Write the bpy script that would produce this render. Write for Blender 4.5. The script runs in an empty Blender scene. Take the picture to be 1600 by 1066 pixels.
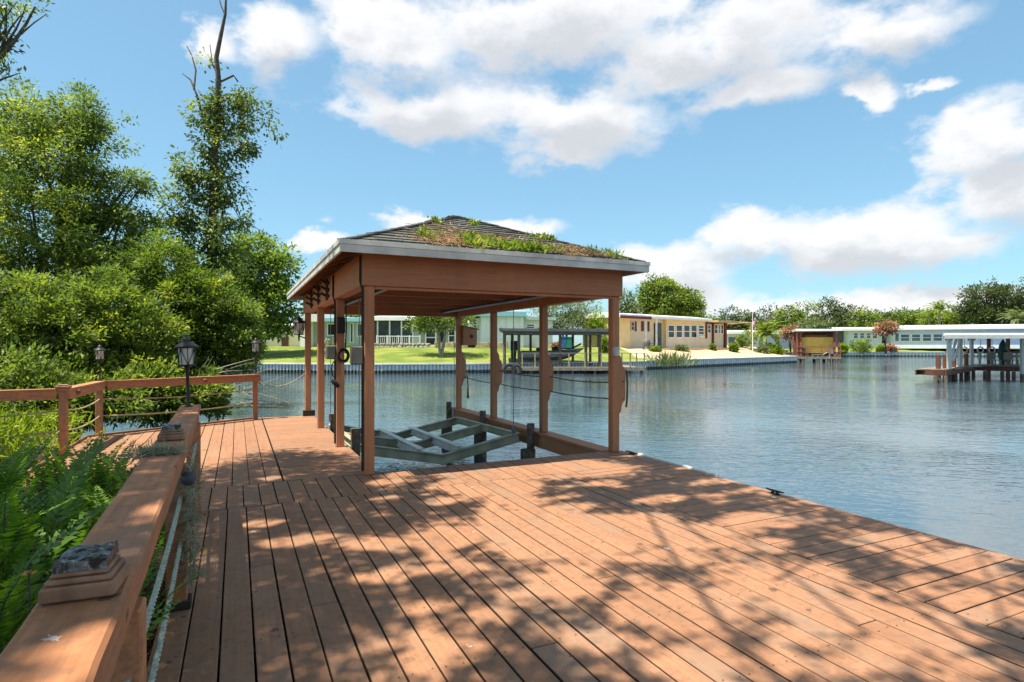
import bpy, math, random
import numpy as np
from mathutils import Vector, Matrix

random.seed(7)
RNG = np.random.default_rng(11)
R = math.radians
scene = bpy.context.scene
COL = scene.collection

# ------------------------------------------------------------------ camera
# world: x = across the deck, y = along the deck boards, z = 0 at the deck boards
F_PX, CX, HORIZON, CAM_H = 910.0, 800.0, 541.0, 1.4
YAW = math.atan2(430.0, 910.0)
FX, FY = math.sin(YAW), math.cos(YAW)
cam_data = bpy.data.cameras.new('camera')
cam_data.sensor_width = 36.0
cam_data.lens = 36.0 * F_PX / 1600.0
cam_data.shift_y = 8.0 / 1600.0
cam_data.clip_start = 0.05
cam_data.clip_end = 6000.0
cam = bpy.data.objects.new('camera', cam_data)
cam.location = (0, 0, CAM_H)
cam.rotation_euler = (R(90), 0, -YAW)
COL.objects.link(cam)
scene.camera = cam

# ------------------------------------------------------------------ sun and sky
SUN_EL = R(71)
SUN_AZ = math.atan2(-1.0, -0.12)          # compass bearing of the sun (x, y): from the left
sun_dir = Vector((math.cos(SUN_EL) * math.sin(SUN_AZ), math.cos(SUN_EL) * math.cos(SUN_AZ), math.sin(SUN_EL)))
sd = bpy.data.lights.new('sun', 'SUN')
sd.energy = 5.0
sd.angle = R(0.55)
sd.color = (1.0, 0.93, 0.74)
so = bpy.data.objects.new('sun', sd)
so.rotation_euler = sun_dir.to_track_quat('Z', 'Y').to_euler()
so.location = (0, 0, 40)
COL.objects.link(so)

scene.view_settings.view_transform = 'Standard'
scene.view_settings.look = 'None'
scene.view_settings.gamma = 1.0
scene.view_settings.exposure = 1.0
scene.cycles.use_denoising = True
scene.cycles.max_bounces = 8
scene.cycles.diffuse_bounces = 4
scene.cycles.glossy_bounces = 4
scene.cycles.transmission_bounces = 6
scene.cycles.transparent_max_bounces = 8
scene.cycles.sample_clamp_indirect = 6.0
scene.cycles.caustics_reflective = False
scene.cycles.caustics_refractive = False


def N(nt, kind, **kw):
    n = nt.nodes.new(kind)
    for k, v in kw.items():
        if k == 'ins':
            for i, val in v.items():
                n.inputs[i].default_value = val
        else:
            setattr(n, k, v)
    return n


def math_node(nt, op, a, b=None, c=None, clamp=False):
    n = nt.nodes.new('ShaderNodeMath')
    n.operation = op
    n.use_clamp = clamp
    for i, v in enumerate((a, b, c)):
        if v is None:
            continue
        if isinstance(v, (int, float)):
            n.inputs[i].default_value = v
        else:
            nt.links.new(v, n.inputs[i])
    return n.outputs[0]


def smooth(nt, v, lo, hi, out0=0.0, out1=1.0):
    n = nt.nodes.new('ShaderNodeMapRange')
    n.interpolation_type = 'SMOOTHSTEP'
    n.inputs[1].default_value = lo
    n.inputs[2].default_value = hi
    n.inputs[3].default_value = out0
    n.inputs[4].default_value = out1
    nt.links.new(v, n.inputs[0])
    return n.outputs[0]


def mixrgb(nt, fac, a, b, blend='MIX'):
    n = nt.nodes.new('ShaderNodeMix')
    n.data_type = 'RGBA'
    n.blend_type = blend
    if isinstance(fac, (int, float)):
        n.inputs[0].default_value = fac
    else:
        nt.links.new(fac, n.inputs[0])
    for sock, v in ((n.inputs[6], a), (n.inputs[7], b)):
        if isinstance(v, (tuple, list)):
            sock.default_value = (v[0], v[1], v[2], 1)
        else:
            nt.links.new(v, sock)
    return n.outputs[2]


def azel(px, py):
    a = math.atan2(px - CX, F_PX)
    return a, math.atan2((HORIZON - py) * math.cos(a), F_PX)


world = bpy.data.worlds.new('World')
scene.world = world
world.use_nodes = True
wt = world.node_tree
wt.nodes.clear()
w_out = N(wt, 'ShaderNodeOutputWorld')
w_bg = N(wt, 'ShaderNodeBackground')
w_bg.inputs[1].default_value = 0.098
wt.links.new(w_bg.outputs[0], w_out.inputs[0])
sky = N(wt, 'ShaderNodeTexSky')
sky.sky_type = 'NISHITA'
sky.sun_disc = False
sky.sun_elevation = SUN_EL
sky.sun_rotation = SUN_AZ
sky.altitude = 0
sky.air_density = 1.0
sky.dust_density = 0.6
sky.ozone_density = 1.6

# cumulus clouds laid out by bearing and height above the horizon (cx, cy, rx, ry in picture units -> angles)
CLOUDS = [(430, 62, 95, 60), (330, 70, 45, 32), (620, 75, 140, 75), (860, 45, 240, 85), (1110, 70, 220, 100),
          (1390, 45, 170, 62), (1180, 130, 130, 46), (690, 170, 170, 66), (880, 190, 190, 62), (880, 238, 90, 26),
          (1372, 148, 40, 32), (1455, 132, 44, 14), (1545, 225, 140, 74), (1560, 300, 150, 66), (1340, 372, 260, 54),
          (1190, 368, 110, 40), (1470, 380, 120, 36), (1050, 425, 100, 48), (1090, 470, 70, 36), (1290, 486, 240, 34),
          (1470, 466, 170, 26), (500, 381, 52, 15), (640, 357, 80, 20), (810, 362, 82, 20)]


def cloud_group():
    g = bpy.data.node_groups.new('cloud_layout', 'ShaderNodeTree')
    g.interface.new_socket('P', in_out='INPUT', socket_type='NodeSocketVector')
    g.interface.new_socket('D', in_out='OUTPUT', socket_type='NodeSocketFloat')
    gi, go = g.nodes.new('NodeGroupInput'), g.nodes.new('NodeGroupOutput')
    acc = None
    for (cx, cy, rx, ry) in CLOUDS:
        a0, e0 = azel(cx, cy)
        a1, _ = azel(cx + rx, cy)
        a2, _ = azel(cx - rx, cy)
        _, e1 = azel(cx, cy - ry)
        _, e2 = azel(cx, cy + ry)
        ra, re = abs(a1 - a2) / 2, abs(e1 - e2) / 2
        m = g.nodes.new('ShaderNodeVectorMath')
        m.operation = 'MULTIPLY_ADD'
        g.links.new(gi.outputs[0], m.inputs[0])
        m.inputs[1].default_value = (1 / ra, 1 / re, 0)
        m.inputs[2].default_value = (-a0 / ra, -e0 / re, 0)
        ln = g.nodes.new('ShaderNodeVectorMath')
        ln.operation = 'LENGTH'
        g.links.new(m.outputs[0], ln.inputs[0])
        o = ln.outputs['Value']
        acc = o if acc is None else math_node(g, 'SMOOTH_MIN', acc, o, 0.35)
    g.links.new(math_node(g, 'SUBTRACT', 1.0, acc), go.inputs[0])
    return g


tc = N(wt, 'ShaderNodeTexCoord')
rot = N(wt, 'ShaderNodeVectorRotate')
rot.rotation_type = 'Z_AXIS'
rot.inputs['Angle'].default_value = YAW
wt.links.new(tc.outputs['Generated'], rot.inputs['Vector'])
sep = N(wt, 'ShaderNodeSeparateXYZ')
wt.links.new(rot.outputs[0], sep.inputs[0])
az = math_node(wt, 'ARCTAN2', sep.outputs[0], sep.outputs[1])
el = math_node(wt, 'ARCSINE', sep.outputs[2])
comb = N(wt, 'ShaderNodeCombineXYZ')
wt.links.new(az, comb.inputs[0])
wt.links.new(el, comb.inputs[1])
stretch = N(wt, 'ShaderNodeVectorMath', operation='MULTIPLY')
wt.links.new(rot.outputs[0], stretch.inputs[0])
stretch.inputs[1].default_value = (1, 1, 1.7)
nz = N(wt, 'ShaderNodeTexNoise')
nz.inputs['Scale'].default_value = 9.0
nz.inputs['Detail'].default_value = 9.0
nz.inputs['Roughness'].default_value = 0.56
nz.inputs['Lacunarity'].default_value = 2.1
wt.links.new(stretch.outputs[0], nz.inputs['Vector'])
warp = N(wt, 'ShaderNodeVectorMath', operation='MULTIPLY_ADD')
wt.links.new(nz.outputs['Color'], warp.inputs[0])
warp.inputs[1].default_value = (0.14, 0.09, 0)
off = N(wt, 'ShaderNodeVectorMath', operation='SUBTRACT')
wt.links.new(comb.outputs[0], off.inputs[0])
off.inputs[1].default_value = (0.07, 0.045, 0)
wt.links.new(off.outputs[0], warp.inputs[2])
cg = cloud_group()
g1 = N(wt, 'ShaderNodeGroup')
g1.node_tree = cg
wt.links.new(warp.outputs[0], g1.inputs[0])
up = N(wt, 'ShaderNodeVectorMath', operation='ADD')
wt.links.new(warp.outputs[0], up.inputs[0])
up.inputs[1].default_value = (-0.012, 0.038, 0)
g2 = N(wt, 'ShaderNodeGroup')
g2.node_tree = cg
wt.links.new(up.outputs[0], g2.inputs[0])
# the same kind of clouds go on all round the rest of the sky
nb = N(wt, 'ShaderNodeTexNoise')
nb.inputs['Scale'].default_value = 3.2
nb.inputs['Detail'].default_value = 8.0
nb.inputs['Roughness'].default_value = 0.55
wt.links.new(stretch.outputs[0], nb.inputs['Vector'])
outside = math_node(wt, 'MAXIMUM', smooth(wt, math_node(wt, 'ABSOLUTE', az), 0.78, 1.0), smooth(wt, el, 0.56, 0.75))
rest = math_node(wt, 'SUBTRACT', math_node(wt, 'MULTIPLY', math_node(wt, 'SUBTRACT', nb.outputs[0], 0.50), 4.0),
                 math_node(wt, 'MULTIPLY', math_node(wt, 'SUBTRACT', 1.0, outside), 4.0))
nfine = math_node(wt, 'MULTIPLY', math_node(wt, 'SUBTRACT', nz.outputs[0], 0.5), 2.1)
dens = math_node(wt, 'ADD', math_node(wt, 'MAXIMUM', g1.outputs[0], rest), nfine)
alpha = smooth(wt, dens, -0.14, 0.56)
dens_up = math_node(wt, 'ADD', math_node(wt, 'MAXIMUM', g2.outputs[0], rest), math_node(wt, 'MULTIPLY', nfine, 0.8))
shade = smooth(wt, dens_up, 0.05, 0.85)
CLOUD_LIT = (5.3, 5.3, 5.35)
CLOUD_DIM = (3.6, 3.72, 3.95)
c_col = mixrgb(wt, shade, CLOUD_LIT, CLOUD_DIM)
hs = N(wt, 'ShaderNodeHueSaturation')
hs.inputs['Saturation'].default_value = 1.0
wt.links.new(sky.outputs[0], hs.inputs['Color'])
gam = N(wt, 'ShaderNodeGamma')
gam.inputs[1].default_value = 0.58
wt.links.new(hs.outputs[0], gam.inputs[0])
sky_col = mixrgb(wt, 1.0, gam.outputs[0], (1.12, 1.66, 1.86), 'MULTIPLY')
final = mixrgb(wt, math_node(wt, 'MULTIPLY', alpha, 0.96), sky_col, c_col)
wt.links.new(final, w_bg.inputs[0])


# ------------------------------------------------------------------ helpers
def cw(X, Z, z=0.0):
    """a point X metres right and Z metres ahead of where the photographer stands"""
    return Vector((X * FY + Z * FX, -X * FX + Z * FY, z))


def ground(px, py, z=0.0):
    Z = F_PX * (CAM_H - z) / (py - HORIZON)
    return cw((px - CX) / F_PX * Z, Z, z)


def pt(px, py, Z):
    return cw((px - CX) / F_PX * Z, Z, CAM_H + (HORIZON - py) * Z / F_PX)


class MB:
    def __init__(self):
        self.v, self.f = [], []

    def add(self, vs, fs):
        o = len(self.v)
        self.v += [tuple(p) for p in vs]
        self.f += [tuple(i + o for i in f) for f in fs]
        return self

    def box(self, x0, x1, y0, y1, z0, z1, m=None):
        vs = [Vector(p) for p in ((x0, y0, z0), (x1, y0, z0), (x1, y1, z0), (x0, y1, z0),
                                  (x0, y0, z1), (x1, y0, z1), (x1, y1, z1), (x0, y1, z1))]
        if m is not None:
            vs = [m @ p for p in vs]
        return self.add(vs, [(0, 3, 2, 1), (4, 5, 6, 7), (0, 1, 5, 4), (1, 2, 6, 5), (2, 3, 7, 6), (3, 0, 4, 7)])

    def bbox(self, x0, x1, y0, y1, z0, z1, b=0.006):
        """box with chamfered vertical and top edges"""
        def ring(d, z):
            return [(x0 + d + b, y0 + d, z), (x1 - d - b, y0 + d, z), (x1 - d, y0 + d + b, z), (x1 - d, y1 - d - b, z),
                    (x1 - d - b, y1 - d, z), (x0 + d + b, y1 - d, z), (x0 + d, y1 - d - b, z), (x0 + d, y0 + d + b, z)]
        vs = ring(b, z0) + ring(0, z0 + b) + ring(0, z1 - b) + ring(b, z1)
        fs = [tuple(range(7, -1, -1)), tuple(range(24, 32))]
        for k in range(3):
            for i in range(8):
                j = (i + 1) % 8
                fs.append((k * 8 + i, k * 8 + j, k * 8 + 8 + j, k * 8 + 8 + i))
        return self.add(vs, fs)

    def bar(self, a, b, w, h, upv=(0, 0, 1)):
        a, b = Vector(a), Vector(b)
        d = (b - a).normalized()
        s = d.cross(Vector(upv))
        if s.length < 1e-5:
            s = Vector((1, 0, 0))
        s.normalize()
        t = s.cross(d)
        vs = []
        for p in (a, b):
            vs += [p - s * w / 2 - t * h / 2, p + s * w / 2 - t * h / 2, p + s * w / 2 + t * h / 2, p - s * w / 2 + t * h / 2]
        return self.add(vs, [(0, 1, 2, 3), (7, 6, 5, 4), (0, 4, 5, 1), (1, 5, 6, 2), (2, 6, 7, 3), (3, 7, 4, 0)])

    def tube(self, pts, r, n=8, cap=True):
        pts = [Vector(p) for p in pts]
        rs = r if isinstance(r, (list, tuple)) else [r] * len(pts)
        rings = []
        prev = None
        for i, p in enumerate(pts):
            d = (pts[min(i + 1, len(pts) - 1)] - pts[max(i - 1, 0)]).normalized()
            if prev is None:
                s = d.orthogonal().normalized()
            else:
                s = (prev - d * prev.dot(d))
                s = s.normalized() if s.length > 1e-6 else d.orthogonal().normalized()
            prev = s
            t = d.cross(s)
            rings.append([p + (s * math.cos(2 * math.pi * k / n) + t * math.sin(2 * math.pi * k / n)) * rs[i] for k in range(n)])
        vs = [q for ring in rings for q in ring]
        fs = []
        for i in range(len(pts) - 1):
            for k in range(n):
                j = (k + 1) % n
                fs.append((i * n + k, i * n + j, i * n + n + j, i * n + n + k))
        if cap:
            fs.append(tuple(range(n - 1, -1, -1)))
            o = (len(pts) - 1) * n
            fs.append(tuple(range(o, o + n)))
        return self.add(vs, fs)

    def lathe(self, prof, c=(0, 0, 0), n=16):
        vs, fs = [], []
        for (r, z) in prof:
            for k in range(n):
                a = 2 * math.pi * (k + 0.5) / n
                vs.append((c[0] + r * math.cos(a), c[1] + r * math.sin(a), c[2] + z))
        for i in range(len(prof) - 1):
            for k in range(n):
                j = (k + 1) % n
                fs.append((i * n + k, i * n + j, i * n + n + j, i * n + n + k))
        fs.append(tuple(range(n - 1, -1, -1)))
        o = (len(prof) - 1) * n
        fs.append(tuple(range(o, o + n)))
        return self.add(vs, fs)

    def prism(self, poly, ax, lo, hi):
        """poly in the two other axes, extruded along axis ax"""
        def mk(p, t):
            if ax == 0:
                return (t, p[0], p[1])
            if ax == 1:
                return (p[0], t, p[1])
            return (p[0], p[1], t)
        n = len(poly)
        vs = [mk(p, lo) for p in poly] + [mk(p, hi) for p in poly]
        fs = [tuple(range(n - 1, -1, -1)), tuple(range(n, 2 * n))]
        for i in range(n):
            j = (i + 1) % n
            fs.append((i, j, n + j, n + i))
        return self.add(vs, fs)

    def quad(self, a, b, c, d):
        return self.add([a, b, c, d], [(0, 1, 2, 3)])

    def build(self, name, mat, parent=None, smooth_=False, kind=None):
        me = bpy.data.meshes.new(name)
        me.from_pydata(self.v, [], self.f)
        import bmesh
        bm = bmesh.new()
        bm.from_mesh(me)
        bmesh.ops.recalc_face_normals(bm, faces=bm.faces)
        bm.to_mesh(me)
        bm.free()
        if smooth_:
            me.polygons.foreach_set('use_smooth', [True] * len(me.polygons))
            try:
                me.set_sharp_from_angle(angle=R(40))
            except Exception:
                pass
        me.materials.append(mat)
        o = bpy.data.objects.new(name, me)
        COL.objects.link(o)
        if parent is not None:
            o.parent = parent
        if kind:
            o['kind'] = kind
        return o


def tag(o, label=None, cat=None, group=None, kind=None):
    if label:
        o['label'] = label
    if cat:
        o['category'] = cat
    if group:
        o['group'] = group
    if kind:
        o['kind'] = kind
    return o


def thing(name, label, cat, loc=(0, 0, 0), rz=0.0, group=None, kind=None):
    o = bpy.data.objects.new(name, None)
    o.empty_display_size = 0.2
    o.location = loc
    o.rotation_euler = (0, 0, rz)
    COL.objects.link(o)
    return tag(o, label, cat, group, kind)


# ------------------------------------------------------------------ materials
def new_mat(name):
    m = bpy.data.materials.new(name)
    m.use_nodes = True
    nt = m.node_tree
    nt.nodes.clear()
    out = N(nt, 'ShaderNodeOutputMaterial')
    bs = N(nt, 'ShaderNodeBsdfPrincipled')
    nt.links.new(bs.outputs[0], out.inputs[0])
    return m, nt, bs


def plain(name, col, rough=0.7, metal=0.0, var=0.12, scale=6.0, bump=0.0, spec=0.4):
    """one colour broken up by noise, with a little wear and relief"""
    m, nt, bs = new_mat(name)
    tcn = N(nt, 'ShaderNodeTexCoord')
    no = N(nt, 'ShaderNodeTexNoise')
    no.inputs['Scale'].default_value = scale
    no.inputs['Detail'].default_value = 6
    nt.links.new(tcn.outputs['Object'], no.inputs['Vector'])
    lo = tuple(c * (1 - var) for c in col)
    hi = tuple(min(1, c * (1 + var)) for c in col)
    c = mixrgb(nt, smooth(nt, no.outputs[0], 0.3, 0.7), lo, hi)
    nt.links.new(c, bs.inputs['Base Color'])
    bs.inputs['Roughness'].default_value = rough
    bs.inputs['Metallic'].default_value = metal
    bs.inputs['Specular IOR Level'].default_value = spec
    if bump:
        b = N(nt, 'ShaderNodeBump')
        b.inputs['Strength'].default_value = bump
        b.inputs['Distance'].default_value = 0.01
        nt.links.new(no.outputs[0], b.inputs['Height'])
        nt.links.new(b.outputs[0], bs.inputs['Normal'])
    return m


def wood(name, col, axis=1, rough=0.72, dirt=0.5, spots=True, rnd=0.22, grain=1.0):
    """stained timber: streaks along one axis, blotchy wear, dark specks, pale droppings"""
    m, nt, bs = new_mat(name)
    geo = N(nt, 'ShaderNodeNewGeometry')
    info = N(nt, 'ShaderNodeObjectInfo')
    offv = N(nt, 'ShaderNodeVectorMath', operation='MULTIPLY_ADD')
    nt.links.new(info.outputs['Random'], offv.inputs[0])
    offv.inputs[1].default_value = (17.0, 9.0, 5.0)
    nt.links.new(geo.outputs['Position'], offv.inputs[2])
    sc = [42.0, 42.0, 42.0]
    sc[axis] = 1.6
    mp = N(nt, 'ShaderNodeVectorMath', operation='MULTIPLY')
    nt.links.new(offv.outputs[0], mp.inputs[0])
    mp.inputs[1].default_value = sc
    g = N(nt, 'ShaderNodeTexNoise')
    g.inputs['Scale'].default_value = 1.0
    g.inputs['Detail'].default_value = 5
    g.inputs['Roughness'].default_value = 0.6
    nt.links.new(mp.outputs[0], g.inputs['Vector'])
    big = N(nt, 'ShaderNodeTexNoise')
    big.inputs['Scale'].default_value = 2.3
    big.inputs['Detail'].default_value = 7
    big.inputs['Roughness'].default_value = 0.65
    nt.links.new(geo.outputs['Position'], big.inputs['Vector'])
    c0 = tuple(c * (1 - 0.20 * grain) for c in col)
    c1 = tuple(min(1, c * (1 + 0.14 * grain)) for c in col)
    c = mixrgb(nt, smooth(nt, g.outputs[0], 0.32, 0.68), c0, c1)
    # boards differ a little from one another
    rn = math_node(nt, 'MULTIPLY_ADD', info.outputs['Random'], rnd, 1.0 - rnd / 2)
    cb = N(nt, 'ShaderNodeCombineColor')
    for i in range(3):
        nt.links.new(rn, cb.inputs[i])
    c = mixrgb(nt, 1.0, c, cb.outputs[0], 'MULTIPLY')
    # worn / grimy patches
    c = mixrgb(nt, math_node(nt, 'MULTIPLY', smooth(nt, big.outputs[0], 0.52, 0.75), dirt), c,
               (col[0] * 0.62, col[1] * 0.72, col[2] * 0.82))
    c = mixrgb(nt, math_node(nt, 'MULTIPLY', smooth(nt, big.outputs[0], 0.46, 0.28), 0.35), c,
               (min(1, col[0] * 1.25), min(1, col[1] * 1.28), min(1, col[2] * 1.3)))
    if spots:
        gr = N(nt, 'ShaderNodeTexNoise')
        gr.inputs['Scale'].default_value = 19.0
        gr.inputs['Detail'].default_value = 8
        gr.inputs['Roughness'].default_value = 0.75
        nt.links.new(offv.outputs[0], gr.inputs['Vector'])
        c = mixrgb(nt, math_node(nt, 'MULTIPLY', smooth(nt, gr.outputs[0], 0.46, 0.66), 0.60), c, (col[0] * 0.5, col[1] * 0.6, col[2] * 0.75))
        wg = N(nt, 'ShaderNodeTexNoise')
        wg.inputs['Scale'].default_value = 0.9
        wg.inputs['Detail'].default_value = 9
        wg.inputs['Roughness'].default_value = 0.7
        nt.links.new(offv.outputs[0], wg.inputs['Vector'])
        c = mixrgb(nt, math_node(nt, 'MULTIPLY', smooth(nt, wg.outputs[0], 0.47, 0.68), 0.60), c, (0.25, 0.175, 0.13))
        vo = N(nt, 'ShaderNodeTexVoronoi')
        vo.inputs['Scale'].default_value = 5.0
        nt.links.new(geo.outputs['Position'], vo.inputs['Vector'])
        sp = N(nt, 'ShaderNodeSeparateColor')
        nt.links.new(vo.outputs['Color'], sp.inputs[0])
        nf = N(nt, 'ShaderNodeTexNoise')
        nf.inputs['Scale'].default_value = 55.0
        nt.links.new(geo.outputs['Position'], nf.inputs['Vector'])
        dd = math_node(nt, 'ADD', vo.outputs['Distance'], math_node(nt, 'MULTIPLY', math_node(nt, 'SUBTRACT', nf.outputs[0], 0.5), 0.16))
        rad = math_node(nt, 'MULTIPLY', math_node(nt, 'SUBTRACT', sp.outputs[0], 0.25), 0.17)
        dark = math_node(nt, 'LESS_THAN', dd, rad)
        c = mixrgb(nt, math_node(nt, 'MULTIPLY', dark, 0.7), c, (0.06, 0.04, 0.035))
        v2 = N(nt, 'ShaderNodeTexVoronoi')
        v2.inputs['Scale'].default_value = 3.1
        nt.links.new(geo.outputs['Position'], v2.inputs['Vector'])
        sp2 = N(nt, 'ShaderNodeSeparateColor')
        nt.links.new(v2.outputs['Color'], sp2.inputs[0])
        d2 = math_node(nt, 'ADD', v2.outputs['Distance'], math_node(nt, 'MULTIPLY', math_node(nt, 'SUBTRACT', nf.outputs[0], 0.5), 0.22))
        r2 = math_node(nt, 'MULTIPLY', math_node(nt, 'SUBTRACT', sp2.outputs[1], 0.55), 0.20)
        c = mixrgb(nt, math_node(nt, 'MULTIPLY', math_node(nt, 'LESS_THAN', d2, r2), 0.6), c, (0.62, 0.58, 0.52))
    nt.links.new(c, bs.inputs['Base Color'])
    bs.inputs['Roughness'].default_value = rough
    bs.inputs['Specular IOR Level'].default_value = 0.3
    b = N(nt, 'ShaderNodeBump')
    b.inputs['Strength'].default_value = 0.35
    b.inputs['Distance'].default_value = 0.004
    nt.links.new(math_node(nt, 'ADD', g.outputs[0], math_node(nt, 'MULTIPLY', big.outputs[0], 0.6)), b.inputs['Height'])
    nt.links.new(b.outputs[0], bs.inputs['Normal'])
    return m


def leaf_mat(name, ramp, transl=0.35, rough=0.5):
    m, nt, bs = new_mat(name)
    at = N(nt, 'ShaderNodeAttribute')
    at.attribute_name = 'rnd'
    cr = N(nt, 'ShaderNodeValToRGB')
    els = cr.color_ramp.elements
    while len(els) < len(ramp):
        els.new(0.5)
    for i, c in enumerate(ramp):
        els[i].position = i / (len(ramp) - 1)
        els[i].color = (*c, 1)
    nt.links.new(at.outputs['Fac'], cr.inputs[0])
    nt.links.new(cr.outputs[0], bs.inputs['Base Color'])
    bs.inputs['Roughness'].default_value = rough
    bs.inputs['Specular IOR Level'].default_value = 0.35
    tr = N(nt, 'ShaderNodeBsdfTranslucent')
    nt.links.new(mixrgb(nt, 1.0, cr.outputs[0], (1.5, 1.45, 0.7), 'MULTIPLY'), tr.inputs[0])
    mx = N(nt, 'ShaderNodeMixShader')
    mx.inputs[0].default_value = transl
    out = [n for n in nt.nodes if n.type == 'OUTPUT_MATERIAL'][0]
    nt.links.new(bs.outputs[0], mx.inputs[1])
    nt.links.new(tr.outputs[0], mx.inputs[2])
    nt.links.new(mx.outputs[0], out.inputs[0])
    return m


def ground_mat(name, ca, cb, cc, scale=1.5, fine=30.0, bump=0.4):
    m, nt, bs = new_mat(name)
    geo = N(nt, 'ShaderNodeNewGeometry')
    a = N(nt, 'ShaderNodeTexNoise')
    a.inputs['Scale'].default_value = scale
    a.inputs['Detail'].default_value = 8
    b = N(nt, 'ShaderNodeTexNoise')
    b.inputs['Scale'].default_value = fine
    b.inputs['Detail'].default_value = 4
    for n in (a, b):
        nt.links.new(geo.outputs['Position'], n.inputs['Vector'])
    c = mixrgb(nt, smooth(nt, a.outputs[0], 0.35, 0.65), ca, cb)
    c = mixrgb(nt, math_node(nt, 'MULTIPLY', smooth(nt, b.outputs[0], 0.5, 0.75), 0.6), c, cc)
    nt.links.new(c, bs.inputs['Base Color'])
    bs.inputs['Roughness'].default_value = 0.9
    bs.inputs['Specular IOR Level'].default_value = 0.1
    bp = N(nt, 'ShaderNodeBump')
    bp.inputs['Strength'].default_value = bump
    bp.inputs['Distance'].default_value = 0.04
    nt.links.new(b.outputs[0], bp.inputs['Height'])
    nt.links.new(bp.outputs[0], bs.inputs['Normal'])
    return m


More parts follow.
